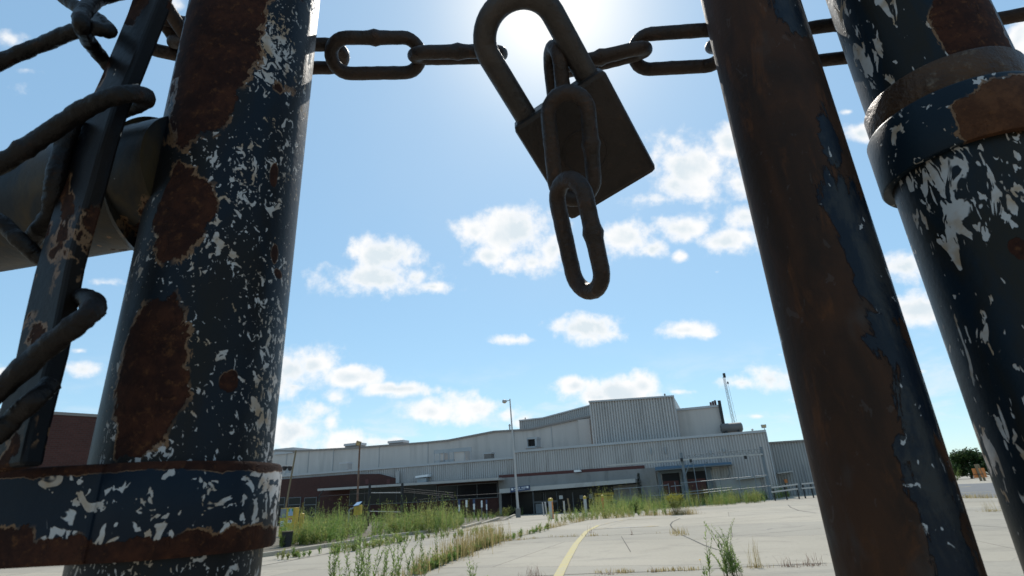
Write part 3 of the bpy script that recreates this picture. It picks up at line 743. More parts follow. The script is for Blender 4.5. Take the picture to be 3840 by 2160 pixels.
# gantry beam with truss in front of the dock
g0 = fac(2560,1890,-4.5); ga = empty('gantry', W(g0[0],-4.5,gz(*W(g0[0],-4.5,0).xy)), 'long pale overhead pipe beam on blue columns with a light truss by the dock', 'gantry', rz=ROT)
gzz = ga.location.z
def gl(x, y): a = fac(x,y,-4.5); return (a[0]-g0[0], a[1]-gzz)
a, b = gl(2275,1744), gl(2860,1701)
mb = MB(); mb.prism([(a[0],a[1]-.14),(b[0],b[1]-.14),(b[0],b[1]+.02),(a[0],a[1]+.02)], -.1, .1); mb.build('beam', M['gutter'], ga)
mb = MB(); n = 26; c, d = gl(2563,1716), gl(2856,1691)
for i in range(n):
    f0, f1 = i/n, (i+1)/n
    lo = lambda f: (c[0]+(d[0]-c[0])*f, 0, c[1]+(d[1]-c[1])*f-.22); hi = lambda f: (c[0]+(d[0]-c[0])*f, 0, c[1]+(d[1]-c[1])*f+.22)
    mb.tube([lo(f0), hi(f1)] if i % 2 else [hi(f0), lo(f1)], .022, 4)
mb.tube([lo(0), lo(1)], .03, 4); mb.tube([hi(0), hi(1)], .03, 4); mb.build('truss', M['galv'], ga)
for x, yt in ((2557,1697),(2858,1675)):
    a = gl(x, yt+25); tpz = gl(x, yt)[1]
    mb = MB(); mb.box(a[0]-.14,a[0]+.14,.12,.32,-.4,tpz); mb.build('column', M['bluepost'], ga)
mb = MB()
for x, y in ((2590,1726),(2795,1713),(2556,1722)):
    a = gl(x, y); mb = MB(); mb.box(a[0]-.13,a[0]+.13,-.14,.12,a[1]-.22,a[1]+.1); mb.build('hanger', M['black'], ga)
mb = MB(); a = gl(2559,1760); 
for sx_ in (1,): mb.tube([(a[0],-.02,a[1]-1.0),(a[0]+.7,-.02,a[1]+.3)], .05, 6)
mb.build('brace', M['bluepost'], ga)

# galvanised fence in front of the dock
f0_ = fac(2310,1890,-6); FZ = gz(*W(f0_[0],-6,0).xy)
gf = empty('pipe_rail_fence', W(f0_[0],-6,FZ), 'galvanised wire fence with pale top rail and torn gap before the loading dock', 'fence', rz=ROT)
def fl(x, y, dep=-6): a = fac(x,y,dep); return (a[0]-f0_[0], dep+6, a[1]-FZ)
mb = MB()
for p, q in (((2300,1835),(2506,1819)),((2516,1824),(2565,1819)),((2552,1812),(2875,1782)),((2443,1859),(2560,1853)),((2560,1846),(2745,1828)),((2560,1856),(2890,1822))):
    mb = MB(); mb.tube([fl(*p), fl(*q)], .04, 6); mb.build('rail', M['galv'], gf)
for x, yt in ((2320,1830),(2362,1829),(2405,1826),(2470,1823),(2506,1815),(2530,1808),(2600,1745),(2642,1745),(2700,1800),(2770,1792),(2830,1786),(2875,1782)):
    a = fl(x, yt); mb = MB(); mb.tube([(a[0],0,-.3),(a[0],0,a[2]+.05)], .038, 6); mb.build('fence_post', M['bluepost'], gf)

# metal annex at the right
a0 = fac(2872,1662,4); an = empty('metal_annex', W(a0[0],4,0), 'low corrugated grey shed joined to the right end of the factory', 'building', rz=ROT)
b0 = fac(3110,1646,4); wA = b0[0]-a0[0]; lt = lerp_line((0,a0[1]),(wA,b0[1]))
mb = MB(); corr(mb, 0, wA, const(GB), lt, 0); mb.prism([(0,GB),(wA,GB),(wA,lt(wA)-.05),(0,lt(0)-.05)], .2, 12); mb.build('wall', M['metal_blue'], an)
mb = MB(); mb.prism([(0,lt(0)-.08),(wA,lt(wA)-.08),(wA,lt(wA)+.1),(0,lt(0)+.1)], -.2, .2); mb.build('wall_cap', M['trim_brown'], an)
def al(x, y, dep=4): p = fac(x,y,dep); return (p[0]-a0[0], p[1])
mb = MB(); p, q = al(2884,1779), al(2912,1835); mb.box(p[0],q[0],-.10,-.05,q[1]-.3,p[1]); mb.build('doorway', M['dark'], an)
mb = MB(); p, q = al(3010,1742), al(3032,1835); mb.box(p[0],q[0],-.10,-.05,q[1]-.3,p[1]); mb.build('door', M['signblue'], an)
mb = MB(); p, q = al(2915,1773,2.6), al(2972,1765,2.6); mb.prism([(p[0],p[1]-.12),(q[0],q[1]-.12),(q[0],q[1]),(p[0],p[1])], -1.4, -.05); mb.build('awning', M['gutter'], an)

# brick wing far left, behind the gate
p0 = at_y(60,1700,33.0); p1 = at_y(620,1700,39.0); p0.z = p1.z = 0
bwd = (p1-p0).normalized(); bz = atan2(bwd.y, bwd.x)
bg_ = empty('brick_building', p0, 'dark red brick block with flat parapet behind the left gate', 'building', rz=bz)
hgt = at_y(191,1560,33.0+6*(191-60)/560.0).z; ln = (p1-p0).length
mb = MB(); mb.box(-12, ln, 0, 14, -.2, hgt); mb.build('wall', M['brick'], bg_)
mb = MB(); mb.box(-12.05, ln+.05, -.05, .35, hgt+.002, hgt+.18); mb.build('coping', M['trim_brown'], bg_)
for i in range(5):
    mb = MB(); mb.box(-8+i*3.2, -8+i*3.2+1.5, -.03, -.01, .9, 2.4); mb.build('window', M['glass'], bg_)

# ================================================================== POLES, BOLLARDS, MACHINES
def gthing(name, x, y, label, cat, group=None):
    p = at_ground(x, y); return empty(name, p, label, cat, group), p, px_per_m(p)
# street lamp
e, p, k = gthing('street_lamp', 1944, 1941, 'tall pale street lamp on a square concrete base before the entrance', 'street lamp')
hb_ = 32/k; 
mb = MB(); mb.box(-.21,.21,-.21,.21,-.1,hb_); mb.build('base', M['conc_dark'], e, bevel=.02)
ptop = at_y(1912,1496,p.y); hp = ptop.z-p.z; lx = ptop.x-p.x
mb = MB(); mb.tube([(0,0,hb_-.02),(lx,0,hp)], [.115,.055], 14); mb.build('pole', M['polegrey'], e, smooth=True)
mb = MB(); mb.tube([(lx,0,hp-.14),(lx-.3,0,hp-.16)], .035, 8); mb.build('arm', M['galv'], e)
mb = MB()
mb.tube([(lx-.28,-.02,hp-.18),(lx-.34,-.02,hp-.18),(lx-.5,-.02,hp-.2),(lx-.62,-.02,hp-.2),(lx-.72,-.02,hp-.18),(lx-.74,-.02,hp-.18)],[.06,.12,.17,.17,.13,.06],14); lh = mb.build('lamp_head', M['polegrey'], e, smooth=50)
mb = MB(); mb.tube([(lx-.52,-.03,hp-.32),(lx-.52,-.03,hp-.385)], [.16,.10], 14); mb.build('lens', M['lampglass'], lh, smooth=True)
# rusty floodlight pole
e, p, k = gthing('floodlight_pole', 1336, 1968, 'rusty brown pole with one square floodlight tilted at its top', 'floodlight')
pt = at_y(1349,1672,p.y); hp = pt.z-p.z; lx = pt.x-p.x
mb = MB(); mb.tube([(0,0,-.1),(lx,0,hp)], [.115,.095], 14); mb.build('pole', M['rustpole'], e, smooth=True)
c = Vector((lx-.12,-.1,hp+.28)); t_ = radians(18); axx = Vector((cos(t_),0,-sin(t_))); azz = Vector((sin(t_)*.9,-.35,cos(t_)*.9)).normalized(); ayy = azz.cross(axx).normalized(); axx = ayy.cross(azz).normalized()
mb = MB(); mb.obox(c, axx, ayy, azz, .27, .13, .24); hd = mb.build('lamp_head', M['wood'], e, bevel=.02)
mb = MB(); mb.obox(c-ayy*.14, axx, ayy, azz, .2, .005, .17); mb.build('lens', M['lampglass'], hd)
mb = MB(); mb.tube([(lx,0,hp-.05),(lx+.05,0,hp+.2)], .04, 8); mb.build('bracket', M['black'], e)
# barrier machine with raised arm
e, p, k = gthing('barrier_machine', 1076, 2012, 'yellow parking barrier cabinet with stickers and a raised tan wooden arm', 'parking barrier')
h_ = 100/k; wL = 56/k
mb = MB(); mb.box(-wL*.56, wL*.44, -.05, .45, 0, h_); cab = mb.build('cabinet', M['yellow'], e, bevel=.012)
mb = MB(); mb.box(-wL*.56+.01, -wL*.16, -.062, -.052, h_*.66, h_*.98); mb.build('grey_panel', M['greypanel'], cab)
mb = MB(); mb.box(-wL*.02, wL*.30, -.060, -.052, h_*.72, h_*.97); mb.build('sticker', M['solar'], cab)
mb = MB(); mb.box(-wL*.02, wL*.06, -.066, -.061, h_*.87, h_*.97); mb.box(wL*.22, wL*.30, -.066, -.061, h_*.87, h_*.97); mb.build('sticker_mark', M['signgreen'], cab)
mb = MB(); mb.box(0, wL*.26, -.060, -.052, h_*.47, h_*.64); mb.build('sticker', M['white'], cab)
mb = MB(); mb.box(0.01, wL*.25, -.066, -.061, h_*.58, h_*.635); mb.build('sticker_mark', M['signred'], cab)
mb = MB(); mb.box(wL*.05, wL*.10, -.067, -.0615, h_*.49, h_*.575); mb.box(wL*.15, wL*.20, -.067, -.0615, h_*.49, h_*.575); mb.build('sticker_mark', M['signblue'], cab)
mb = MB(); mb.box(-wL*.50, -wL*.26, -.060, -.052, h_*.36, h_*.55); mb.build('sticker', M['white'], cab)
mb = MB(); mb.tube([(-wL*.38+.06*cos(a),-.063,h_*.46+.06*sin(a)) for a in [i*pi/6 for i in range(12)]], .012, 5, closed=True); mb.box(-wL*.46,-wL*.28,-.066,-.061,h_*.24,h_*.29); mb.build('sticker_mark', M['black'], cab)
mb = MB(); mb.box(-wL*.10, wL*.02, -.06, -.052, h_*.02, h_*.32); mb.build('slot', M['greypanel'], cab)
mb = MB(); mb.box(-wL*.60, wL*.48, -.12, .5, -.12, -.005); mb.build('base_slab', M['conc_wall'], e)
pt = at_y(1110,1688,p.y+.5); 
mb = MB(); q0 = at_y(1069,1916,p.y+.5)
mb.tube([q0-p-Vector((.02,0,.5)), q0-p, pt-p], [.045,.045,.045], 6); mb.build('barrier_arm', M['wood'], e)
e, p, k = gthing('trash_bin', 1074, 2052, 'small black bin standing before the yellow barrier cabinet', 'bin')
mb = MB(); mb.tube([(0,0,0),(0,0,.50)], [.15,.19], 16); mb.build('body', M['black'], e, smooth=50)
mb = MB(); mb.tube([(0,0,.50),(0,0,.53)], [.205,.205], 16); mb.build('rim', M['wood'], e, smooth=50)
# bollards
def bollard(x, y, ytop, wpx, label, mat, cap=None, strip=None):
    e, p, k = gthing('bollard', x, y, label, 'bollard', 'bollards by the drive')
    h_ = (y-ytop)/k; r_ = wpx/2/k
    mb = MB(); mb.tube([(0,0,-.1),(0,0,h_-r_*.5)] + [(0,0,h_-r_*.5+r_*.5*sin(a)) for a in (pi/6,pi/3,pi/2.2)], [r_,r_]+[r_*cos(a)+.002 for a in (pi/6,pi/3,pi/2.2)], 20)
    mb.build('post', M[mat], e, smooth=50)
    if cap:
        mb = MB(); mb.tube([(0,0,h_-.17),(0,0,h_-r_*.4),(0,0,h_-r_*.1),(0,0,h_+.012)], [r_+.012,r_+.012,r_*.8,r_*.2], 20); mb.build('cap', M[cap], e, smooth=50)
    if strip:
        mb = MB(); mb.tube([(r_*.55,-r_*.55,0),(r_*.55,-r_*.55,h_-.2)], r_*.42, 10); mb.build('stripe', M[strip], e, smooth=50)  # orange lens flare ghost put into colour as a strip down the side
bollard(1124,2032,1932,17,'round topped yellow bollard right of the yellow barrier cabinet','yellow')
bollard(2069,1946,1873,17,'grey bollard with yellow cap and painted orange flare stripe, nearest the entrance doors','polegrey','yellow','orange')
bollard(2199,1937,1865,11,'plain grey bollard with yellow cap left of the yellow window','polegrey','yellow')
bollard(2266,1932,1861,11,'bright orange bollard with yellow cap in the weeds by the yellow window','orange','yellow')
def thinpost(x0, y0, x1, ytop, wpx, label, mat='polegrey', cat='post', cap=None, grp='thin posts by the entrance'):
    e, p, k = gthing('marker_post', x0, y0, label, cat, grp)
    pt = at_y(x1, ytop, p.y)-p
    mb = MB(); mb.tube([(0,0,-.1),pt], wpx/2/k, 8); mb.build('post', M[mat], e, smooth=True)
    mb = MB(); mb.tube([pt, pt+Vector((0,0,.04))], [wpx/2/k*1.25]*2, 8); mb.build('cap', M[cap or mat], e)
thinpost(2040,1935,2034,1885,4,'thin grey stake before the door panel, left of two')
thinpost(2051,1934,2044,1884,5,'thin grey stake with white cap before the door panel',cap='white')
thinpost(2118,1929,2114,1880,6,'bent short grey stake right of the orange striped bollard')
thinpost(2140,1932,2129,1871,6,'leaning brown grey stake between the two capped bollards','wood')
# parking sign stakes in the weeds
for x, yt, yb, wpx, top_, lab in ((1721,1874,1914,9,'signblue','short parking sign stake with blue top, leftmost in the weeds'),
      (1749,1875,1900,7,None,'small all white sign stake second from the left in the weeds'),
      (1777,1872,1908,9,'signblue','short sign stake with blue top between two white stakes'),
      (1806,1877,1901,6,None,'small narrow white sign stake right of the middle blue one'),
      (1824,1874,1909,6,'signblue','narrow sign stake with dark blue top, rightmost near the lamp')):
    d_ = 50.0; pt = at_y(x, yt, d_); pg = Vector((pt.x, d_, gz(pt.x, d_))); k = px_per_m(pt)
    e = empty('sign_stake', pg, lab, 'sign', 'sign stakes in the weeds')
    h_ = pt.z-pg.z; wd = wpx/k
    mb = MB(); mb.box(-.025,.025,.02,.05,-.1,h_); mb.build('stake', M['galv'], e)
    hh = (yb-yt)/k
    if top_:
        mb = MB(); mb.box(-wd/2,wd/2,0,.018,h_-hh*.42,h_); mb.build('blue_plate', M[top_], e)
        mb = MB(); mb.box(-wd*.38,wd*.38,-.003,.018,h_-hh,h_-hh*.44); pl = mb.build('white_plate', M['white'], e)
    else:
        mb = MB(); mb.box(-wd/2,wd/2,0,.018,h_-hh,h_); pl = mb.build('white_plate', M['white'], e)
# card reader
e, p, k = gthing('card_reader', 1303, 2000, 'grey gooseneck card reader with a yellow box and pale blue hood', 'card reader')
def kl(x, y): q = at_y(x, y, p.y)-p; return Vector((q.x, 0, q.z))
mb = MB(); mb.tube([(0,0,-.1), kl(1309,1925), kl(1310,1914), kl(1314,1909), kl(1334,1903)], .045, 10); mb.build('gooseneck', M['galv'], e, smooth=True)
a, b = kl(1326,1932), kl(1353,1895)
mb = MB(); mb.box(a.x, b.x, -.05, .25, a.z, b.z); mb.build('reader_box', M['yellow'], e, bevel=.012)
mb = MB(); mb.box(b.x-.085, b.x+.012, -.065, .26, a.z+.04, b.z+.02); mb.build('side_cover', M['yellow'], e, bevel=.01)
mb = MB(); q0, q1 = kl(1327,1897), kl(1350,1882); mb.add([(q0.x,-.12,q0.z),(q1.x-.04,-.12,q0.z+.03),(q1.x+.04,.25,q1.z+.02),(q0.x+.08,.25,q1.z-.01)]+[(q0.x,-.10,q0.z-.03),(q1.x-.04,-.10,q0.z),(q1.x+.04,.27,q1.z-.01),(q0.x+.08,.27,q1.z-.04)],[(0,1,2,3),(7,6,5,4),(0,4,5,1),(1,5,6,2),(2,6,7,3),(3,7,4,0)]); mb.build('hood', M['solar'], e)
# black fence
d0 = 46.0
pf = at_y(1195,1930,d0); pf.z = gz(pf.x,d0)
bf = empty('black_fence', pf, 'tall black wire fence with gate frame before the brick office', 'fence')
def bl(x, y, Y=d0): q = at_y(x,y,Y)-pf; return Vector((q.x,q.y,q.z))
for x0, yt, x1, r_ in ((1197,1860,1192,.06),(1387,1815,1380,.10),(1509,1812,1505,.10),(1568,1872,1566,.05),(1615,1868,1613,.045),(1661,1858,1660,.05),(1702,1858,1702,.04)):
    q = bl(x0, yt); b_ = bl(x1, 1960)
    mb = MB(); mb.tube([(b_.x,0,-.2),(q.x,0,q.z)], r_, 8); mb.build('fence_post', M['black'], bf, smooth=True)
    if x0 == 1197:
        mb = MB(); mb.tube([(q.x,0,q.z),bl(1213,1838)], r_*.7, 6); mb.build('angled_arm', M['black'], bf)
mb = MB()
for pts in ([(1197,1862),(1387,1849),(1509,1844)], [(1512,1846),(1568,1850),(1700,1866)], [(1390,1918),(1509,1921)], [(1512,1832),(1700,1848)], [(1512,1840),(1700,1857)], [(1568,1874),(1702,1860),(1880,1850)]):
    mb = MB(); mb.tube([bl(*q) for q in pts], .022, 5); mb.build('rail', M['black'], bf)
mb = MB()
for pts in ([(1394,1848),(1506,1848)], [(1388,1917),(1502,1920)]):
    mb = MB(); mb.tube([bl(*q)-Vector((0,.1,0)) for q in pts], .025, 6); mb.build('gate_bar', M['polegrey'], bf)
# dock lamp post
e, p, k = gthing('hooded_lamp', 2322, 1880, 'slim blue lamp post with a pale hooded lamp by the entrance corner', 'street lamp')
pt = at_y(2307,1738,p.y)-p
mb = MB(); mb.tube([(0,0,-.1),pt], .055, 8); mb.build('pole', M['bluepost'], e, smooth=True)
q = at_y(2318,1752,p.y)-p
mb = MB(); mb.tube([q+Vector((0,-.15,.22)), q+Vector((0,-.15,.05)), q+Vector((.02,-.15,-.2))], [.14,.24,.36], 12); mb.build('lamp_shade', M['galv'], e, smooth=50)
# guard rails and orange sign at the right
for x0, x1, y0, y1, lab in ((2893,2992,1829,1816,'white steel guard rail behind the orange sign post'),(3006,3075,1815,1809,'white steel guard rail half hidden by the rusty gate pipe')):
    yb = 1850 if x0 < 3000 else 1836
    Y = 54.0; pa = at_y((x0+x1)/2, yb, Y); pa.z = gz(pa.x, Y)
    e = empty('guard_rail', pa, lab, 'guard rail', 'guard rails beside the shed')
    for yy, nm in ((0,'rail'),(17,'rail')):
        a, b = at_y(x0,y0+yy,Y)-pa, at_y(x1,y1+yy,Y)-pa
        mb = MB(); mb.obox((a+b)/2, (b-a).normalized(), Vector((0,1,0)), Vector((0,0,1)), (b-a).length/2, .03, .06); mb.build(nm, M['gutter'], e, bevel=.01)
    for t in (.06,.5,.95):
        a = at_y(x0+(x1-x0)*t, y0+(y1-y0)*t, Y)-pa
        mb = MB(); mb.box(a.x-.05,a.x+.05,.04,.12,-.2,a.z+.05); mb.build('post', M['black'], e)
e, p, k = gthing('sign_post', 2955, 1860, 'leaning wooden stake with a small faded orange sign before the guard rail', 'sign')
a = at_y(2944,1797,p.y)-p
mb = MB(); mb.tube([(0,0,-.1),a], .045, 6); mb.build('stake', M['wood'], e)
mb = MB(); mb.obox(a+Vector((0.02,-.06,-.2)), Vector((1,0,0)), Vector((0,1,0)), Vector((-.1,0,1)).normalized(), .17, .012, .20); pl = mb.build('plate', M['orange'], e)
# orange barrier far right
pg = at_ground(3675,1804); k = px_per_m(pg)
e = empty('wooden_barricade', pg, 'orange panel barricade on two wooden posts out on the far road', 'barricade')
def rl(x, y): q = at_y(x,y,pg.y)-pg; return q
a, b = rl(3643,1757), rl(3702,1790)
mb = MB(); mb.box(a.x, b.x, -.03, .03, b.z, a.z); mb.build('panel', M['orange'], e)
for x0,x1 in ((3655,3678),(3668,3695)):
    a, b = rl(x0,1741), rl(x1,1805 if x0==3655 else 1800); dy = .12 if x0==3668 else -.13
    mb = MB(); mb.tube([(b.x,dy,0),(a.x,dy,a.z)], .17, 10); q = mb.build('post', M['wood'], e, smooth=True)
mb = MB(); a, b = rl(3648,1779), rl(3684,1780); mb.box(a.x,b.x,-.30,-.26,a.z-.06,a.z+.02); mb.build('strap', M['black'], e)
for x, yb, yt, lab in ((3628,1789,1745,'lone wooden post on the far road left of the orange barricade'),(3577,1772,1748,'short far wooden post against the dark trees')):
    pg2 = at_ground(x, yb); a = at_y(x-12,yt,pg2.y)-pg2
    e = empty('wooden_post', pg2, lab, 'post', 'wooden posts on the far road')
    mb = MB(); mb.tube([(0,0,-.1),a], .16, 10); mb.build('shaft', M['wood'], e, smooth=True)
    mb = MB(); mb.tube([(0,0,0),(0,0,.35)], .175, 10); mb.build('dark_foot', M['black'], e, smooth=True)

# ================================================================== VEGETATION
R = random
def quad_leaf(mb, p, d, n, L, Wd):
    d = d.normalized(); s = d.cross(n); s = s.normalized() if s.length > 1e-5 else Vector((1,0,0))
    c = p+d*(L*.45)+n*(L*.05)
    mb.add([p, c+s*(Wd/2), p+d*L, c-s*(Wd/2)], [(0,1,2,3)])
def rdir(up=.3):
    a = R.uniform(0,2*pi); return Vector((cos(a), sin(a), R.gauss(up,.35))).normalized()
def blade(mb, p, h, lean, wd):
    a = R.uniform(0,2*pi); s = Vector((cos(a), sin(a), 0)); t = Vector((-s.y, s.x, 0))
    P = [p, p+Vector((0,0,h*.5))+s*(lean*h*.25), p+Vector((0,0,h*.93))+s*(lean*h*.95)]
    mb.add([P[0]+t*wd*.5, P[0]-t*wd*.5, P[1]-t*wd*.4, P[1]+t*wd*.4, P[2]], [(0,1,2,3),(3,2,4)])
def sprig(st, lf, p, h, lean, n, L, Wd, r=.004, curve=None):
    a = R.uniform(0,2*pi) if curve is None else curve; s = Vector((cos(a), sin(a), 0))
    pts = [p+Vector((0,0,h*t))+s*(lean*h*t*t)+Vector((R.gauss(0,.008),R.gauss(0,.008),0))*h*(1 if 0<t<1 else 0) for t in (0,.25,.5,.75,1)]
    st.tube(pts, [r,r*.85,r*.7,r*.5,r*.25], 4, caps=False)
    for i in range(n):
        t = .10+.90*(i+R.random()*.6)/n; f = t*4; j = min(int(f),3); q = pts[j].lerp(pts[j+1], f-j)
        d = rdir(.75); sc = (1-.55*t)*R.uniform(.7,1.25)
        quad_leaf(lf, q, d, Vector((0,0,1)), L*sc, Wd*sc)

# -- masses nobody could count: one stuff object per kind
def weedclump(mb, p, h, fluff):
    n = R.randint(3,6)
    for i in range(n):
        a = R.uniform(0,2*pi); rr = h*.16*R.random(); q = p+Vector((cos(a)*rr, sin(a)*rr, 0)); hh = h*R.uniform(.65,1.1)
        s = Vector((cos(a), sin(a), 0)); ln = R.uniform(.05,.28)
        top = q+Vector((0,0,hh))+s*(ln*hh)
        blade(mb, q, hh, ln, .018)
        for j in range(fluff):
            t = R.uniform(.08,1.0); c = q.lerp(top, t)-s*(ln*hh*.25*(1-(2*t-1)**2)*.5)
            d = rdir(.7); L = R.uniform(.07,.15)*(1.2-.6*t); quad_leaf(mb, c, d, Vector((0,0,1)), L, L*.24)
green = MB(); olive = MB()
def scatter(poly_rows, count, hm, fluff=14, mix_=.35):
    # rows: list of (x0, y0, x1, y1) base lines in photo pixels
    for i in range(count):
        x0,y0,x1,y1 = R.choice(poly_rows); t = R.random()
        x = x0+(x1-x0)*t; y = y0+(y1-y0)*t+R.uniform(-5,5)
        p = at_ground(x, y); n_ = noise.noise(Vector((p.x*.30, p.y*.45, 0)))
        if n_ < -.15 and R.random() < .75: continue
        h = hm*R.choice((.55,.7,.85,1,1,1.25,1.5))*R.uniform(.8,1.15)*(1+.6*n_)
        weedclump(olive if R.random() < mix_+.5*n_ else green, p, h, fluff)
scatter([(1050,2050,1300,2028),(1100,2035,1350,2010),(1120,2020,1380,1995),(1150,2000,1400,1980),(1160,1985,1420,1965)], 330, .74, 22, .35)
scatter([(1400,2012,1720,1988),(1420,2000,1730,1975),(1450,1985,1740,1965),(1430,1970,1740,1950),(1500,1955,1750,1940)], 330, .84, 22, .5)
scatter([(1745,1962,1900,1935),(1750,1950,1930,1925),(1870,1935,2010,1925)], 90, .62, 12, .4)
scatter([(2220,1934,2400,1922),(2260,1925,2420,1912),(2300,1915,2440,1902)], 240, 1.15, 20, .4)
scatter([(2400,1915,2560,1905),(2440,1905,2600,1895),(2560,1902,2760,1888),(2600,1895,2780,1882)], 460, 1.25, 20, .45)
scatter([(2690,1893,2760,1888),(2800,1885,2870,1878),(2760,1886,2900,1868),(2900,1868,2960,1860)], 260, 1.05, 20, .55)
scatter([(2160,1950,2430,1928),(2210,1945,2520,1926)], 90, .55, 10, .7)
scatter([(2060,1960,2210,1945)], 24, .45, 9, .7)
scatter([(3545,1800,3602,1790),(3540,1790,3595,1782)], 60, 1.6, 16, .6)
scatter([(0,2125,120,2115),(100,2112,240,2108)], 12, .3, 8, .4)
scatter([(1330,2062,1640,2012),(1040,2100,1330,2062)], 90, .24, 10, .6)
scatter([(1500,2178,1640,2124),(1640,2124,1760,2074),(1760,2074,1885,2030),(1885,2030,2060,1984)], 110, .20, 10, .45)
scatter([(1330,2036,1640,2000),(1640,2024,1900,1990)], 45, .22, 10, .5)
green = tag(green.build('weeds', M['weed']), 'tall green weeds growing wild across the island and dock edge', 'weeds', kind='stuff')
olive = tag(olive.build('dry_weeds', M['weed_olive']), 'olive yellowing weeds mixed through the overgrown edges', 'weeds', kind='stuff')
gr = MB()
def grass_line(pts, count, hm, spread=.12, lean=.35):
    for i in range(count):
        j = R.randrange(len(pts)-1); t = R.random(); (x0,y0),(x1,y1) = pts[j], pts[j+1]
        p = at_ground(x0+(x1-x0)*t, y0+(y1-y0)*t)
        n_ = noise.noise(Vector((p.x*.9, p.y*.9, 3)))
        if n_ < -.05 and R.random() < .8: continue
        for b_ in range(R.randint(5,11)):
            q = p+Vector((R.gauss(0,spread), R.gauss(0,spread), 0))
            blade(gr, q, hm*R.uniform(.4,1.15)*(1+.5*n_), R.uniform(.02,lean), .010)
grass_line([(1430,2215),(1560,2156),(1640,2122)], 70, .34, .10)
grass_line([(1640,2122),(1760,2072),(1885,2026)], 190, .62, .18)
grass_line([(1885,2028),(2050,1984),(2200,1950),(2448,1933),(2590,1929)], 170, .24, .12)
grass_line([(2448,1933),(2600,1929)], 60, .34, .14)
grass_line([(1885,2031),(2060,2015),(2200,2011),(2535,1997)], 45, .09, .05)
grass_line([(2500,2000),(2560,2003)], 14, .22, .10)
grass_line([(2200,2150),(2450,2144),(2600,2138)], 26, .07, .04, .6)
grass_line([(3600,1868),(3720,1868)], 40, .25, .2)
grass_line([(1330,2062),(1640,2012),(1850,1975)], 60, .20, .12)
tag(gr.build('dry_grass', M['drygrass']), 'tan dry grass sprouting along the slab joints', 'grass', kind='stuff')

st_ = MB()
for i in range(46):            # taller stalks rising out of the mass
    x0,y0,x1,y1 = R.choice([(1080,2040,1380,2000),(1150,1995,1420,1970),(1400,2005,1730,1975),(1430,1975,1745,1948),(2250,1925,2440,1906),(2500,1900,2780,1885)])
    t = R.random(); p = at_ground(x0+(x1-x0)*t, y0+(y1-y0)*t); sprig(st_, st_, p, R.uniform(1.1,1.75), R.uniform(.02,.25), 34, .16, .035, .010)
tag(st_.build('tall_stalks', M['weed_olive']), 'taller leafy stalks rising out of the weed mass', 'weeds', kind='stuff')

# -- plants that stand out one by one
def plant(name, x, y, label, cat='weed', group=None): 
    p = at_ground(x, y); return empty(name, p, label, cat, group), p, px_per_m(p)
def leafy(x, y, hpx, nst, spread, label, mat='leaf', nl=62, L=.105, lean=.45, group='leafy weeds near the gate', stemr=.004):
    e, p, k = plant('leafy_weed', x, y, label, group=group); h = hpx/k; st, lf = MB(), MB()
    for i in range(nst):
        q = Vector((R.uniform(-spread,spread), R.uniform(-spread,spread)*.6, 0))
        sprig(st, lf, q, h*R.uniform(.55,1.0) if i else h, R.uniform(.05,lean), nl, L, L*.27, stemr)
    st.build('stems', M['stem'], e); lf.build('foliage', M[mat], e)
    return e
leafy(1300,2215,270,4,.16,'leafy green weed nearest the left post, leftmost of the foreground clump')
leafy(1345,2225,245,4,.14,'dense leafy weed second from the left in the foreground clump')
leafy(1405,2215,262,4,.16,'tall leafy weed in the middle of the foreground clump')
leafy(1460,2225,235,4,.15,'dark leafy weed right of the middle in the foreground clump')
leafy(1520,2190,210,5,.15,'right leaning leafy weed at the right end of the foreground clump', lean=.55)
leafy(1250,2200,235,4,.10,'thin stemmed leafy weed at the far left edge of the foreground clump')
leafy(1372,2195,215,4,.12,'pale leafy weed just behind the dense second weed of the clump')
leafy(1575,2175,175,4,.10,'short leafy weed between the clump and the tan slab edge grass')
leafy(1640,2110,120,3,.06,'slim sparse weed rising from the slab edge grass', nl=20)
leafy(1768,2200,120,4,.05,'short pale leafed weed beside the bright green rosette', nl=16, L=.11)
leafy(2668,2170,188,2,.03,'slender weed arching left beside the bushy weed', lean=.35, nl=38, group='leafy weeds near the gate')
leafy(2742,2168,205,11,.09,'bushy upright green weed growing before the rusty gate pipe', nl=64, L=.085, lean=.55)
leafy(2748,2160,120,12,.17,'low side shoots spreading round the foot of the bushy weed',nl=40,L=.08,lean=.6)
leafy(2655,2190,60,2,.05,'tiny weed with a yellow flower below the bushy weed', nl=14)
leafy(330,2190,50,2,.04,'small weed under the left gate strap', nl=14)
e, p, k = plant('flower_head', 2630, 2128, 'single yellow dandelion flower on a thin stalk by the bushy weed', 'flower')
mb = MB()
for i in range(26): quad_leaf(mb, Vector((0,0,.11)), rdir(.35), Vector((0,0,1)), .022, .008)
mb.build('petals', M['yellowflower'], e); mb = MB(); mb.tube([(0,0,0),(.004,0,.06),(0,0,.11)], .002, 5); mb.build('stalk', M['stem'], e)
def rosette(x, y, label, rad, mat):
    e, p, k = plant('leaf_rosette', x, y, label); mb = MB()
    for i in range(190):
        a = R.uniform(0,2*pi); rr = rad*sqrt(R.random()); q = Vector((cos(a)*rr, sin(a)*rr*.7, R.uniform(0,rad*.7)*(1-rr/rad*.5)))
        quad_leaf(mb, q, rdir(.6), Vector((0,0,1)), .05, .028)
    mb.build('foliage', M[mat], e); st = MB()
    for i in range(6): a = i; st.tube([(0,0,0),(cos(a)*rad*.6,sin(a)*rad*.5,rad*.4)], .004, 4)
    st.build('stems', M['stem'], e)
rosette(1822,2185,'bright green broad leaved clump at the bottom edge of the slab',.12,'leaf_bright')
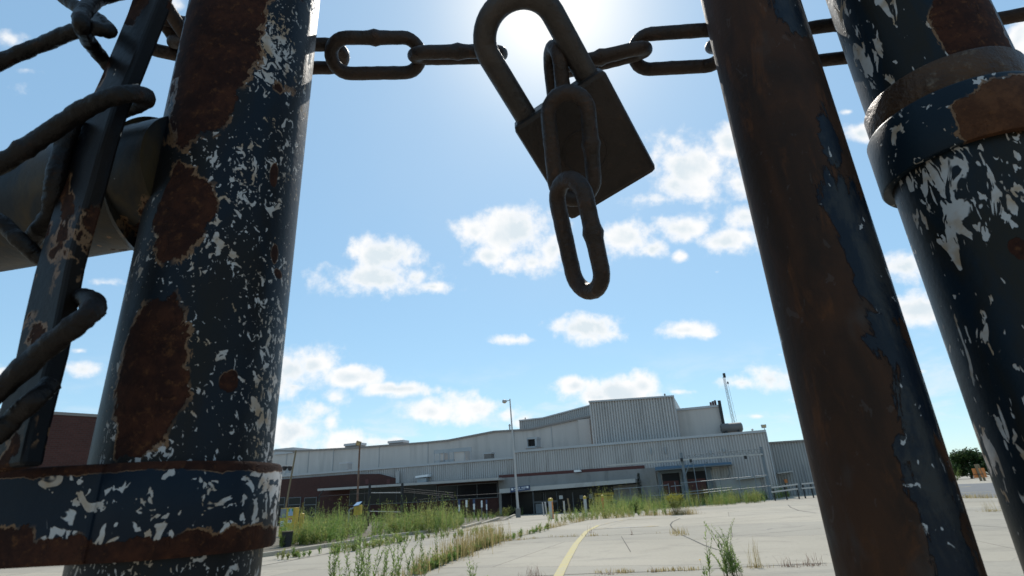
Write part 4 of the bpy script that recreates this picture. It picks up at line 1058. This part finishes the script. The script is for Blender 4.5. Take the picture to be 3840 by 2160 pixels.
def dry(x, y, hpx, n, label, lean=.5, mat='deadstem', sp=.10):
    e, p, k = plant('dry_tuft', x, y, label, group='dry tufts on the slab'); h = hpx/k; mb = MB()
    for i in range(n):
        q = Vector((R.gauss(0,sp), R.gauss(0,sp*.6), 0)); blade(mb, q, h*R.uniform(.35,1), R.uniform(.05,lean), .006)
    mb.build('stalks', M[mat], e); mb = MB()
    for i in range(n*2):
        q = Vector((R.gauss(0,sp*1.2), R.gauss(0,sp*.7), 0)); blade(mb, q, h*.22*R.uniform(.4,1), R.uniform(.2,1.1), .007)
    mb.build('base_tuft', M[mat], e)
dry(2835,2130,120,26,'tall dry grass stalks right of the bushy weed',.35,'drygrass',.09)
dry(2962,2126,50,22,'low reddish dry tuft between the tall stalks and the rusty pipe',.9)
dry(3040,2122,60,22,'low reddish dry tuft closest to the rusty pipe',.9)
dry(2000,2168,58,34,'rounded reddish twiggy tuft left of the yellow line',.9,'deadstem',.09)
dry(2340,2150,24,16,'small orange tan tuft on the front slab joint',.7,'drygrass',.05)
dry(2285,2154,26,18,'low pinkish dry tuft left of the orange tan tuft',.9,'deadstem',.08)
dry(2452,2146,32,9,'thin forked dry stalk on the front slab joint',.6,'deadstem',.02)
dry(2550,2008,52,30,'pointed olive dry tuft at the cracked slab corner',.45,'drygrass',.12)
dry(2370,2006,38,7,'thin forked stalk on the second slab joint',.6,'deadstem',.02)
dry(2215,1998,40,8,'thin stalk growing through the yellow line',.5,'deadstem',.05)
dry(3722,1918,60,40,'brown spiky tuft seen between the two right posts',.7,'drygrass',.16)
dry(2595,1928,34,26,'brown dry tuft at the foot of the yellow bush',.8,'deadstem',.3)
# goldenrod bush
e, p, k = plant('goldenrod_bush', 2540, 1930, 'yellow topped goldenrod bush on bare stalks beside the dock weeds', 'bush')
h = 80/k; st, lf, fl_ = MB(), MB(), MB()
for i in range(22):
    a = R.uniform(0,2*pi); rr = .55*sqrt(R.random()); topp = Vector((cos(a)*rr, sin(a)*rr, h*(1-.25*rr)*R.uniform(.85,1))); b_ = Vector((cos(a)*.18*R.random(), sin(a)*.18*R.random(), 0))
    st.tube([b_, b_.lerp(topp,.5)-Vector((0,0,.05)), topp], [.006,.005,.003], 4, caps=False)
    for j in range(60):
        t = R.uniform(.28,1)**.8; c = b_.lerp(topp,t)+Vector((R.gauss(0,.05),R.gauss(0,.05),R.gauss(0,.04)))
        quad_leaf(fl_ if t > .72 else lf, c, rdir(.5), Vector((0,0,1)), R.uniform(.07,.14), .03)
st.build('stems', M['stem'], e); lf.build('foliage', M['weed_olive'], e); fl_.build('blossom', M['goldenrod'], e)
# yellow-green tall shrub beside the barrier bollard
e, p, k = plant('tall_weed', 1122, 2015, 'tall yellow green weed behind the round yellow bollard', 'weed')
st, lf = MB(), MB()
for i in range(8): sprig(st, lf, Vector((R.uniform(-.12,.12),R.uniform(-.1,.1),0)), 128/k*R.uniform(.75,1), .06, 90, .10, .022, .008)
st.build('stems', M['stem'], e); lf.build('foliage', M['goldenrod'], e)
def bush(x, y, hpx, wpx, label, mat):
    e, p, k = plant('feathery_bush', x, y, label, 'bush', 'feathery bushes by the dock'); h = hpx/k; w_ = wpx/2/k; st, lf = MB(), MB()
    for i in range(26):
        a = R.uniform(0,2*pi); rr = w_*sqrt(R.random()); tp_ = Vector((cos(a)*rr, sin(a)*rr*.6, h*R.uniform(.6,1)*(1-.35*rr/w_)))
        st.tube([(0,0,0), tp_*.5, tp_], [.01,.008,.004], 4, caps=False)
        for j in range(40):
            t = R.uniform(.15,1); quad_leaf(lf, tp_*t+Vector((R.gauss(0,.04),R.gauss(0,.04),0)), rdir(.8), Vector((0,0,1)), R.uniform(.08,.16), .028)
    st.build('stems', M['stem'], e); lf.build('foliage', M[mat], e)
bush(2700,1888,52,100,'rounded olive bush at the foot of the dock door','weed_olive')
bush(2830,1884,54,62,'fuzzy yellow green bush near the right factory corner','weed_olive')
bush(2385,1925,62,90,'dense green bush before the concrete entrance wall','weed')
bush(1620,1985,92,80,'tall olive bush in the middle of the weed island','weed_olive')
bush(3590,1803,62,70,'yellow green bush beside the far road left of the barricade','weed')
bush(1910,1936,46,60,'small olive bush around the street lamp base','weed_olive')
bush(1985,1926,38,50,'low yellow green bush between lamp base and entrance door','weed_olive')
# dark conifer against the wall, dark shrub by the shed
pb = W(fac(2404,1865,-1.2)[0], -1.2, 0); pb.z = gz(pb.x,pb.y)
e = empty('small_conifer', pb, 'small dark cone shaped evergreen against the concrete entrance wall', 'tree'); k = px_per_m(pb+Vector((0,0,1)))
h = at_y(2404,1774,pb.y).z-pb.z; st, lf = MB(), MB(); st.tube([(0,0,-.1),(0,0,h*.95)], [.06,.015], 6)
for i in range(1500):
    t = R.random()**.8; z = h*(.12+.88*t); rr = (.42*(1-t)+.06)*R.uniform(.5,1); a = R.uniform(0,2*pi)
    quad_leaf(lf, Vector((cos(a)*rr*.7, sin(a)*rr*.7, z)), Vector((cos(a),sin(a),R.uniform(-.2,.6))), Vector((0,0,1)), .16, .05)
st.build('trunk', M['bark'], e); lf.build('crown', M['darkleaf'], e)
pb = W(fac(2902,1830,3.2)[0], 3.2, 0); pb.z = gz(pb.x,pb.y)
e = empty('dark_shrub', pb, 'dark leafy shrub in the doorway of the corrugated shed', 'bush'); st, lf = MB(), MB()
h = at_y(2900,1784,pb.y).z-pb.z
for i in range(700):
    z = h*R.random(); a = R.uniform(0,2*pi); rr = .45*R.random()+.05
    quad_leaf(lf, Vector((cos(a)*rr, sin(a)*rr*.6, z)), rdir(.2), Vector((0,0,1)), .2, .09)
for i in range(5): st.tube([(0,0,0),(R.uniform(-.3,.3),0,h*.8)], .02, 5)
st.build('stems', M['bark'], e); lf.build('crown', M['darkleaf'], e)
# far trees at the right
def tree(x, y, ytop, wpx, Y, label):
    g = at_y(x, 1780, Y); g.z = gz(g.x, g.y); e = empty('tree', g, label, 'tree', 'dark trees beyond the road')
    h = at_y(x, ytop, Y).z-g.z; k = px_per_m(g); w_ = wpx/2/k; tr, lf = MB(), MB()
    tr.tube([(0,0,-.3),(.1,0,h*.3),(0,.1,h*.7)], [.28,.22,.10], 8)
    cl = []
    for i in range(26):
        a = R.uniform(0,2*pi); t = R.uniform(.22,1); rr = w_*sqrt(R.random())*sin(pi*min(.95,t*.72+.18)); c = Vector((cos(a)*rr, sin(a)*rr, h*t*.93)); cl.append(c)
        if i < 9: tr.tube([(0,0,h*.25+h*.4*t*.6), c*.6+Vector((0,0,h*.15)), c], [.09,.06,.03], 5, caps=False)
    for c in cl:
        rad = w_*R.uniform(.26,.42)
        for j in range(170):
            d = Vector((R.gauss(0,1),R.gauss(0,1),R.gauss(0,.8))).normalized()*rad*R.uniform(.55,1.05)
            quad_leaf(lf, c+d, rdir(.1), d.normalized(), R.uniform(.35,.7), .35)
    tr.build('trunk', M['bark'], e); lf.build('crown', M['treeleaf'], e)
tree(3640,1770,1688,130,135,'tallest rounded dark green tree behind the orange barricade')
tree(3560,1770,1712,120,140,'lower dark green tree left of the tallest one beside the rusty pipe')
tree(3740,1770,1690,130,130,'dark green tree mostly hidden by the blue right post')
tree(3480,1775,1722,120,150,'dark green tree behind the rusty gate pipe')

# ================================================================== FOREGROUND: GATES, CHAIN, LOCK
def cyl_at(azl, azr, Rr):
    a = radians((azl+azr)/2); h_ = radians((azr-azl)/2); d = Rr/sin(h_)
    return Vector((sin(a)*d, cos(a)*d, 0))
PL = cyl_at(-37.65,-23.72,.030); PR = cyl_at(26.5,36.55,.024); PP = cyl_at(38.65,50.05,.030)
def hit(x, y, P, Rr):
    d = ray(x, y); a = d.x*d.x+d.y*d.y; b = -2*(d.x*P.x+d.y*P.y); c = P.x**2+P.y**2-Rr*Rr
    q = b*b-4*a*c; t = (-b-sqrt(max(q,0)))/(2*a); return CAM+d*t
V_ = 1.4907
def patch(xo, yo, hx, hy, P, Rr):      # overview pixels -> ellipsoid on the pipe
    c = hit(xo*V_, yo*V_, P, Rr); sx = ((hit((xo-hx)*V_, yo*V_, P, Rr)-c).length+(hit((xo+hx)*V_, yo*V_, P, Rr)-c).length)/2
    sz = (hit(xo*V_,(yo-hy)*V_,P,Rr)-hit(xo*V_,(yo+hy)*V_,P,Rr)).length/2
    return (tuple(c), sx, sz)
def pipe(mb, P, Rr, z0, z1, seg=96, nz=2):
    mb.tube([(P.x,P.y,z0+(z1-z0)*i/(nz-1)) for i in range(nz)], Rr, seg)
ZB, ZT = 0.02, 2.2
gl_ = empty('chain_link_gate', (PL.x, PL.y, 0), 'left chain link gate leaf of flaking dark blue steel with rust patches', 'gate', 'gate leaves held by the chain')
OFL = (PL.x, PL.y, 0)
pat = [patch(*a, PL, .03) for a in ((535,60,78,230),(520,250,70,95),(452,535,66,112),(385,860,72,125),(365,1010,82,120),(345,1090,55,70),(575,960,24,26),(700,690,10,14),(505,165,60,180),(690,440,9,30),(690,640,8,22))]
M['paint_left'] = paint('flaking_blue_paint', (0.005,0.009,0.015), (0.010,0.009,0.008), pat, 0.60, (Vector((.93,-.3,0)), (PL.x-.002,PL.y,0), 4.2), 270, 0.735, off=OFL)
mb = MB(); pipe(mb, PL, .030, ZB, ZT); mb.build('frame_post', M['paint_left'], gl_, smooth=True, off=OFL)
# strap collar with plate running left
zt = hit(700,1727,PL,.0338).z; zb_ = hit(680,2092,PL,.0338).z
strips = [(zb_, .006)]
M['paint_band'] = paint('flaking_band_paint', (0.004,0.009,0.017), (0.006,0.011,0.018), [patch(60,1370,95,60,PL,.0338), patch(330,1395,240,16,PL,.0338), patch(640,1385,60,14,PL,.0338)], 0.59, (Vector((.95,-.2,0)), (PL.x+.004,PL.y,0), 4.0), 120, 0.78, off=OFL, zs=.9, strips=[(zb_,.007),(zt,.003)])
mb = MB(); n = 64
ring = []
for rr, zz in ((.0302,zt-.0006),(.0332,zt),(.0340,zt-.0012),(.0340,zb_+.0012),(.0332,zb_),(.0302,zb_+.0006)): ring.append([(PL.x+rr*cos(2*pi*i/n), PL.y+rr*sin(2*pi*i/n), zz) for i in range(n)])
Vv = [v for r_ in ring for v in r_]
mb.add(Vv, [(k_*n+i, k_*n+(i+1)%n, (k_+1)*n+(i+1)%n, (k_+1)*n+i) for k_ in range(len(ring)-1) for i in range(n)])
cb = mb.build('tension_band', M['paint_band'], gl_, smooth=35, off=OFL)
fy = PL.y-.034
mb = MB()
t0 = Vector((PL.x-.006, fy, 0)); t1 = Vector((PL.x-.28, fy-.004, 0)); dd = (t1-t0).normalized(); nn = Vector((-dd.y, dd.x, 0))
mb.obox((t0+t1)/2-nn*.0020+Vector((0,0,(zt+zb_)/2)), dd, nn, Vector((0,0,1)), (t1-t0).length/2, .0022, (zt-zb_)/2)
mb.build('band_plate', M['paint_band'], gl_, off=OFL, bevel=.001)
# horizontal rail
Ya = PL.y; ra = at_y(470,716,Ya)
d = ray(0,806); tt = (ra.z-CAM.z)/d.z; rb = CAM+d*tt; dirr = (rb-ra).normalized()
M['paint_rail'] = paint('rail_paint', (0.009,0.014,0.020), (0.045,0.031,0.015), [], 0.72, None, 150, 0.66, off=OFL)
mb = MB(); mb.tube([ra-dirr*((ra-Vector((PL.x,PL.y,ra.z))).length-.012), ra, ra+dirr*.6], .0268, 64); mb.build('rail', M['paint_rail'], gl_, smooth=True, off=OFL)
mb = MB(); c = Vector((PL.x,PL.y,ra.z))+dirr*.030
mb.tube([c+dirr*.0, c+dirr*.004, c+dirr*.009, c+dirr*.014], [.036,.0335,.0295,.0272], 64); mb.build('weld_collar', M['paint_rail'], gl_, smooth=60, off=OFL)
# tension bar
M['paint_bar'] = paint('tension_bar_paint', (0.004,0.005,0.007), (0.009,0.006,0.004), [], 0.70, None, 140, 0.58, (0.014,0.006,0.004), (0.034,0.013,0.007), off=OFL)
def flatbar(mb, pts, w_, th, Y):
    P = [at_y(x,y,Y) for x,y in pts]; V = []
    for i, p in enumerate(P):
        t = (P[min(i+1,len(P)-1)]-P[max(i-1,0)]).normalized(); s = t.cross(Vector((0,1,0))).normalized(); nrm = Vector((.35,1,0)).normalized()
        s = t.cross(nrm).normalized(); ww = w_[i] if isinstance(w_, list) else w_
        for a, b in ((-1,-1),(1,-1),(1,1),(-1,1)): V.append(p+s*(a*ww/2)+nrm*(b*th/2))
    n = len(P); Fc = [(0,1,2,3),tuple(4*(n-1)+k for k in (3,2,1,0))]
    for i in range(n-1):
        for k in range(4): Fc.append((4*i+k, 4*i+4+k, 4*i+4+(k+1)%4, 4*i+(k+1)%4))
    mb.add(V, Fc)
YB = PL.y-.045
pts = [(632,-190),(590,-60),(556,50),(512,160),(455,300),(400,420),(355,560),(310,720),(262,880),(224,1020),(190,1180),(158,1340),(118,1480),(76,1640),(50,1760)]
mb = MB(); flatbar(mb, pts, [.0175+.0008*noise.noise(Vector((i*1.7,0,0))) for i in range(len(pts))], .006, YB); mb.build('tension_bar', M['paint_bar'], gl_, off=OFL, bevel=.0012)
# chain link mesh: bent wires hooked round the bar
def smooth_pts(P, n=16):
    P = [Vector(p) for p in P]; o = []
    for i in range(len(P)-1):
        p0, p1, p2, p3 = P[max(i-1,0)], P[i], P[i+1], P[min(i+2,len(P)-1)]
        for j in range(n):
            t = j/n; o.append(.5*((2*p1)+(p2-p0)*t+(2*p0-5*p1+4*p2-p3)*t*t+(3*p1-p0-3*p2+p3)*t**3))
    o.append(P[-1]); return o
wires = [
 [(-260,350,-.012),(0,232,-.012),(160,165,-.012),(300,110,-.014),(360,108,-.016),(408,115,-.012),(380,85,-.004),(330,50,.002),(250,0,.004),(180,-60,.004)],
 [(620,-60,-.002),(400,-14,-.006),(345,15,-.012),(312,50,-.018),(305,95,-.020),(330,150,-.010),(380,215,0.0),(440,280,.006)],
 [(-260,770,-.016),(0,618,-.016),(150,520,-.016),(300,420,-.018),(400,370,-.020),(490,352,-.018),(545,362,-.010),(530,385,.004),(450,420,.012),(300,470,.016)],
 [(-200,1600,-.018),(0,1460,-.018),(150,1325,-.019),(270,1230,-.021),(345,1165,-.020),(350,1135,-.010),(310,1115,.0),(240,1130,.010),(160,1180,.014)],
 [(-100,760,.0),(0,830,.0),(80,905,.002),(140,960,.006),(220,1010,.010)],
 [(280,440,-.004),(235,560,-.003),(205,690,-.002),(190,800,.004),(120,900,.010)],
 [(-150,1710,-.012),(-20,1640,-.012),(60,1560,-.012),(130,1500,-.014),(190,1440,-.010)],
]
for i, wp in enumerate(wires):
    mb = MB(); P = smooth_pts([at_y(x,y,YB+dy) for x,y,dy in wp]); mb.tube(P, [(.0031 if i in (2,3,5) else .0027)*(1+.14*noise.noise(Vector((j*.22,i*3.1,0)))) for j in range(len(P))], 18)
    mb.v = [tuple(Vector(v)+Vector((noise.noise(Vector(v)*420), noise.noise(Vector(v)*420+Vector((9,0,0))), noise.noise(Vector(v)*420+Vector((0,9,0)))))*.00030+Vector((noise.noise(Vector(v)*1300), noise.noise(Vector(v)*1300+Vector((9,0,0))), noise.noise(Vector(v)*1300+Vector((0,9,0)))))*.00020) for v in mb.v]
    mb.build('mesh_wire', M['wire'], gl_, smooth=60, off=OFL)

# rusty pipe
OFR = (PR.x, PR.y, 0)
rp = empty('rusty_pipe', OFR, 'brown rusted gate pipe with blue paint left along its right side', 'gate pipe')
bp = [patch(*a, PR, .024) for a in ((2150,540,50,110),(2205,690,50,110),(2235,860,50,90),(2310,1010,55,120),(2365,1230,50,150),(2410,1400,50,130),(2085,350,26,80),(2005,40,26,70),(1950,840,14,60),(1815,300,12,200),(2270,1130,30,40))]
def rusty_pipe_mat():
    mt, N = newmat('rust_with_paint_left'); p = N.vec('ADD', objc(N), OFR)
    a = N.noise(N.vec('MULTIPLY', p, (1,1,.35)), 42, 5, .65, .6); b = N.noise(p, 190, 4, .65)
    col = N.mix(N.step(a, .35, .68), (0.020,0.011,0.007), (0.041,0.018,0.009))
    col = N.mix(N.math('MULTIPLY', N.step(N.noise(N.vec('MULTIPLY', p, (1,1,.3)), 70, 6, .68, .5), .52, .68), .85), col, (0.070,0.027,0.010))
    col = N.mix(N.math('MULTIPLY', N.step(N.noise(N.vec('MULTIPLY', p, (1,1,.5)), 30, 4, .6), .58, .72), .6), col, (0.045,0.042,0.040))
    sd = None
    for c, sx, sz in bp:
        e = N.math('SUBTRACT', 1.0, N.vec('LENGTH', N.vec('MULTIPLY', N.vec('SUBTRACT', p, c), (1/sx,1/sx,1/sz)))); sd = e if sd is None else N.math('MAXIMUM', sd, e)
    sdn = N.math('MULTIPLY_ADD', N.math('SUBTRACT', N.noise(N.vec('MULTIPLY', p, (1,1,.45)), 62, 7, .70, .7), .5), 3.4, sd)
    mk = N.step(sdn, .0, .16)
    pc = N.mix(N.step(N.noise(N.vec('MULTIPLY', p, (1,1,.4)), 70, 7, .72, .3), .44, .60), (0.006,0.010,0.017), (0.024,0.025,0.026))
    col = N.mix(mk, col, pc)
    chips = N.step(N.noise(N.vec('MULTIPLY', p, (1,1,.6)), 190, 3, .55, .8), .655, .675)
    chips = N.math('MULTIPLY', chips, N.math('MAXIMUM', mk, .04))
    col = N.mix(chips, col, (0.33,0.33,0.33))
    h_ = N.math('ADD', N.math('MULTIPLY', mk, .6), N.math('MULTIPLY', b, .35))
    return finish(mt, N, col, N.math('MULTIPLY_ADD', mk, -.3, .66), 0, h_, .0009, spec=.14)
mb = MB(); pipe(mb, PR, .024, ZB, ZT); mb.build('pipe', rusty_pipe_mat(), rp, smooth=True, off=OFR)
mb = MB(); mb.tube([(PR.x,PR.y,ZT-.001),(PR.x,PR.y,ZT+.012),(PR.x,PR.y,ZT+.02)],[.0255,.0255,.015],48); mb.build('end_cap', M['chain'], rp, smooth=50, off=OFR)

# right blue post with its band
OFP = (PP.x, PP.y, 0)
gr_ = empty('blue_gate_post', OFP, 'dark blue flaking gate post with a rusty collar band, at the far right', 'gate post', 'gate leaves held by the chain')
zc1 = hit(3420,385,PP,.034).z; zc0 = hit(3440,610,PP,.034).z
zr1 = hit(3450,250,PP,.0316).z
pat = [patch(*a, PP, .03) for a in ((2460,60,62,140),(2420,20,45,60),(2565,625,25,30),(2245,360,8,22))]
M['paint_right'] = paint('flaking_blue_paint_right', (0.005,0.012,0.020), (0.014,0.012,0.008), pat, 0.575, (Vector((-.6,-.5,0)), (PP.x+.006,PP.y-.02,0), 2.0), 150, 0.76, off=OFP, zs=.32)
mb = MB(); pipe(mb, PP, .030, ZB, ZT); mb.build('post', M['paint_right'], gr_, smooth=True, off=OFP)
def collar(rr, z0, z1, mat, name, par, P, off, ir=.0302):
    mb = MB(); n = 64; ring = []
    for r_, zz in ((ir,z1-.0004),(rr-.0006,z1),(rr,z1-.001),(rr,z0+.001),(rr-.0006,z0),(ir,z0+.0004)): ring.append([(P.x+r_*cos(2*pi*i/n), P.y+r_*sin(2*pi*i/n), zz) for i in range(n)])
    mb.add([v for q in ring for v in q], [(k_*n+i, k_*n+(i+1)%n, (k_+1)*n+(i+1)%n, (k_+1)*n+i) for k_ in range(len(ring)-1) for i in range(n)])
    return mb.build(name, mat, par, smooth=35, off=off)
M['paint_collar'] = paint('collar_paint', (0.005,0.011,0.018), (0.007,0.014,0.021), [patch(2575,260,110,75,PP,.034), patch(2500,330,60,30,PP,.034)], 0.575, None, 110, 0.80, (0.045,0.019,0.010), (0.085,0.037,0.018), off=OFP, zs=.9)
collar(.0345, zc0, zc1, M['paint_collar'], 'collar_band', gr_, PP, OFP)
M['rust_ring'] = rustmat('orange_rust', (0.030,0.014,0.007), (0.06,0.03,0.014), (0.16,0.125,0.09), 120, OFP)
collar(.0318, zc1+.0005, zr1, M['rust_ring'], 'rust_ring', gr_, PP, OFP)

# chain
CH0 = at_y(1411, 200, .262)
ch = empty('gate_chain', CH0, 'rusty steel link chain strung between the gate posts with a hanging tail', 'chain')
LK = []
def link(xo, yo, Y, ang, roll, Lm=.062, Wm=.0285, r=.0041, bump=.25, yaw=0.0):
    c = at_y(xo*V_, yo*V_, Y); vd = (c-CAM).normalized()
    rt = (RT - vd*RT.dot(vd)).normalized(); upv = rt.cross(vd).normalized()
    if upv.dot(UP) < 0: upv = -upv
    a = radians(ang); l = rt*cos(a)+upv*sin(a); wv = -rt*sin(a)+upv*cos(a)
    if yaw: l = (l*cos(radians(yaw))+vd*sin(radians(yaw))).normalized()
    ro = radians(roll); nb = l.cross(wv).normalized(); wv = (nb.cross(l)).normalized()
    wv2 = wv*cos(ro)+nb*sin(ro)
    rc = Wm/2-r; hs = Lm/2-r-rc; P = []
    def seg(p, q, n): return [p+(q-p)*(i/n) for i in range(n)]
    A, B, C_, D_ = Vector((-hs,rc)), Vector((hs,rc)), Vector((hs,-rc)), Vector((-hs,-rc))
    path = seg(A,B,10)+[Vector((hs+rc*sin(t),rc*cos(t))) for t in [pi*i/12 for i in range(12)]]+seg(C_,D_,10)+[Vector((-hs-rc*sin(t),-rc*cos(t))) for t in [pi*i/12 for i in range(12)]]
    pts = [c+l*q.x+wv2*q.y for q in path]
    rad = []
    for q in path:
        k_ = 1+bump*math.exp(-(q.x/.0026)**2) if q.y > 0 else 1
        rad.append(r*k_)
    mb = MB(); mb.tube(pts, rad, 18, closed=True)
    mb.v = [tuple(Vector(v)+Vector((noise.noise(Vector(v)*300), noise.noise(Vector(v)*300+Vector((9,0,0))), noise.noise(Vector(v)*300+Vector((0,9,0)))))*.00022) for v in mb.v]
    return mb.build('link', M['chain'], ch, smooth=80, off=tuple(CH0))
link(947,140,.262,0.5,5)                     # face-on link by the left post
link(1152,138,.262,1,80)                     # edge-on link into the shackle
link(752,142,.264,0,48)                      # link going behind the left post
link(560,118,.268,-6,88)
link(476,104,.262,-14,18); link(432,62,.250,-68,72, bump=0)
link(1512,152,.262,13,80); link(1706,126,.262,3.5,6, bump=-0.0)
link(1905,112,.264,3,84); link(2112,104,.266,8,10); link(2310,80,.268,8,82); link(2560,-6,.245,14,12)
link(1404,232,.250,-82,74,.056); link(1437,370,.238,-83,4,.062); link(1456,594,.234,-77,50,.0625,.029)

# padlock
LY = .262; bc_ = at_y(1474*V_,374*V_,LY); vd = (bc_-CAM).normalized(); rt = (RT-vd*RT.dot(vd)).normalized(); upv = rt.cross(vd).normalized()
if upv.dot(UP) < 0: upv = -upv
zdep = (bc_-CAM).dot(fw); sc_ = V_*zdep/F
la = (rt*.53-upv*.848).normalized(); lbv = (rt*.848+upv*.53).normalized(); ln_ = vd
tl = radians(-14); la2 = (la*cos(tl)-ln_*sin(tl)).normalized(); ln2 = lbv.cross(la2).normalized()
if ln2.dot(vd) < 0: ln2 = -ln2
bc_ = bc_+ln2*.008
pk = empty('padlock', bc_, 'dark rusty rectangular padlock hanging tilted in the middle of the chain', 'padlock')
hw_, hh_, th_ = 127*sc_, 141*sc_*1.02, .011
mb = MB(); mb.obox(bc_, lbv, la2, ln2, hw_, hh_, th_); body = mb.build('body', M['lock'], pk, off=tuple(bc_), bevel=.003)
mb = MB(); mb.obox(bc_+la2*(hh_*.985), lbv, la2, ln2, hw_*.55, hh_*.03, th_*.55); mb.build('keyway_plate', M['chain'], body, off=tuple(bc_))
mb = MB(); cc_ = bc_-ln2*(th_)+la2*(hh_*.02)-lbv*(hw_*.05); mb.tube([cc_+(lbv*cos(a)+la2*sin(a))*(.0125) for a in [2*pi*i/40 for i in range(40)]], .0005, 6, closed=True)
mb.build('stamped_ring', M['lock'], body, off=tuple(bc_), smooth=True)
topc = bc_-la2*hh_; lg = 88*sc_; up_ = 160*sc_
path = [topc-lbv*lg+la2*.01, topc-lbv*lg-la2*(up_*.5), topc-lbv*lg-la2*up_]
ac = topc-la2*up_
path += [ac-lbv*(lg*cos(a))-la2*(lg*sin(a)*.93) for a in [pi*i/20 for i in range(1,20)]]
path += [topc+lbv*lg-la2*up_, topc+lbv*lg-la2*(up_*.5), topc+lbv*lg+la2*.01]
mb = MB(); mb.tube(path, .0063, 24); mb.build('shackle', M['shackle'], pk, off=tuple(bc_), smooth=70)
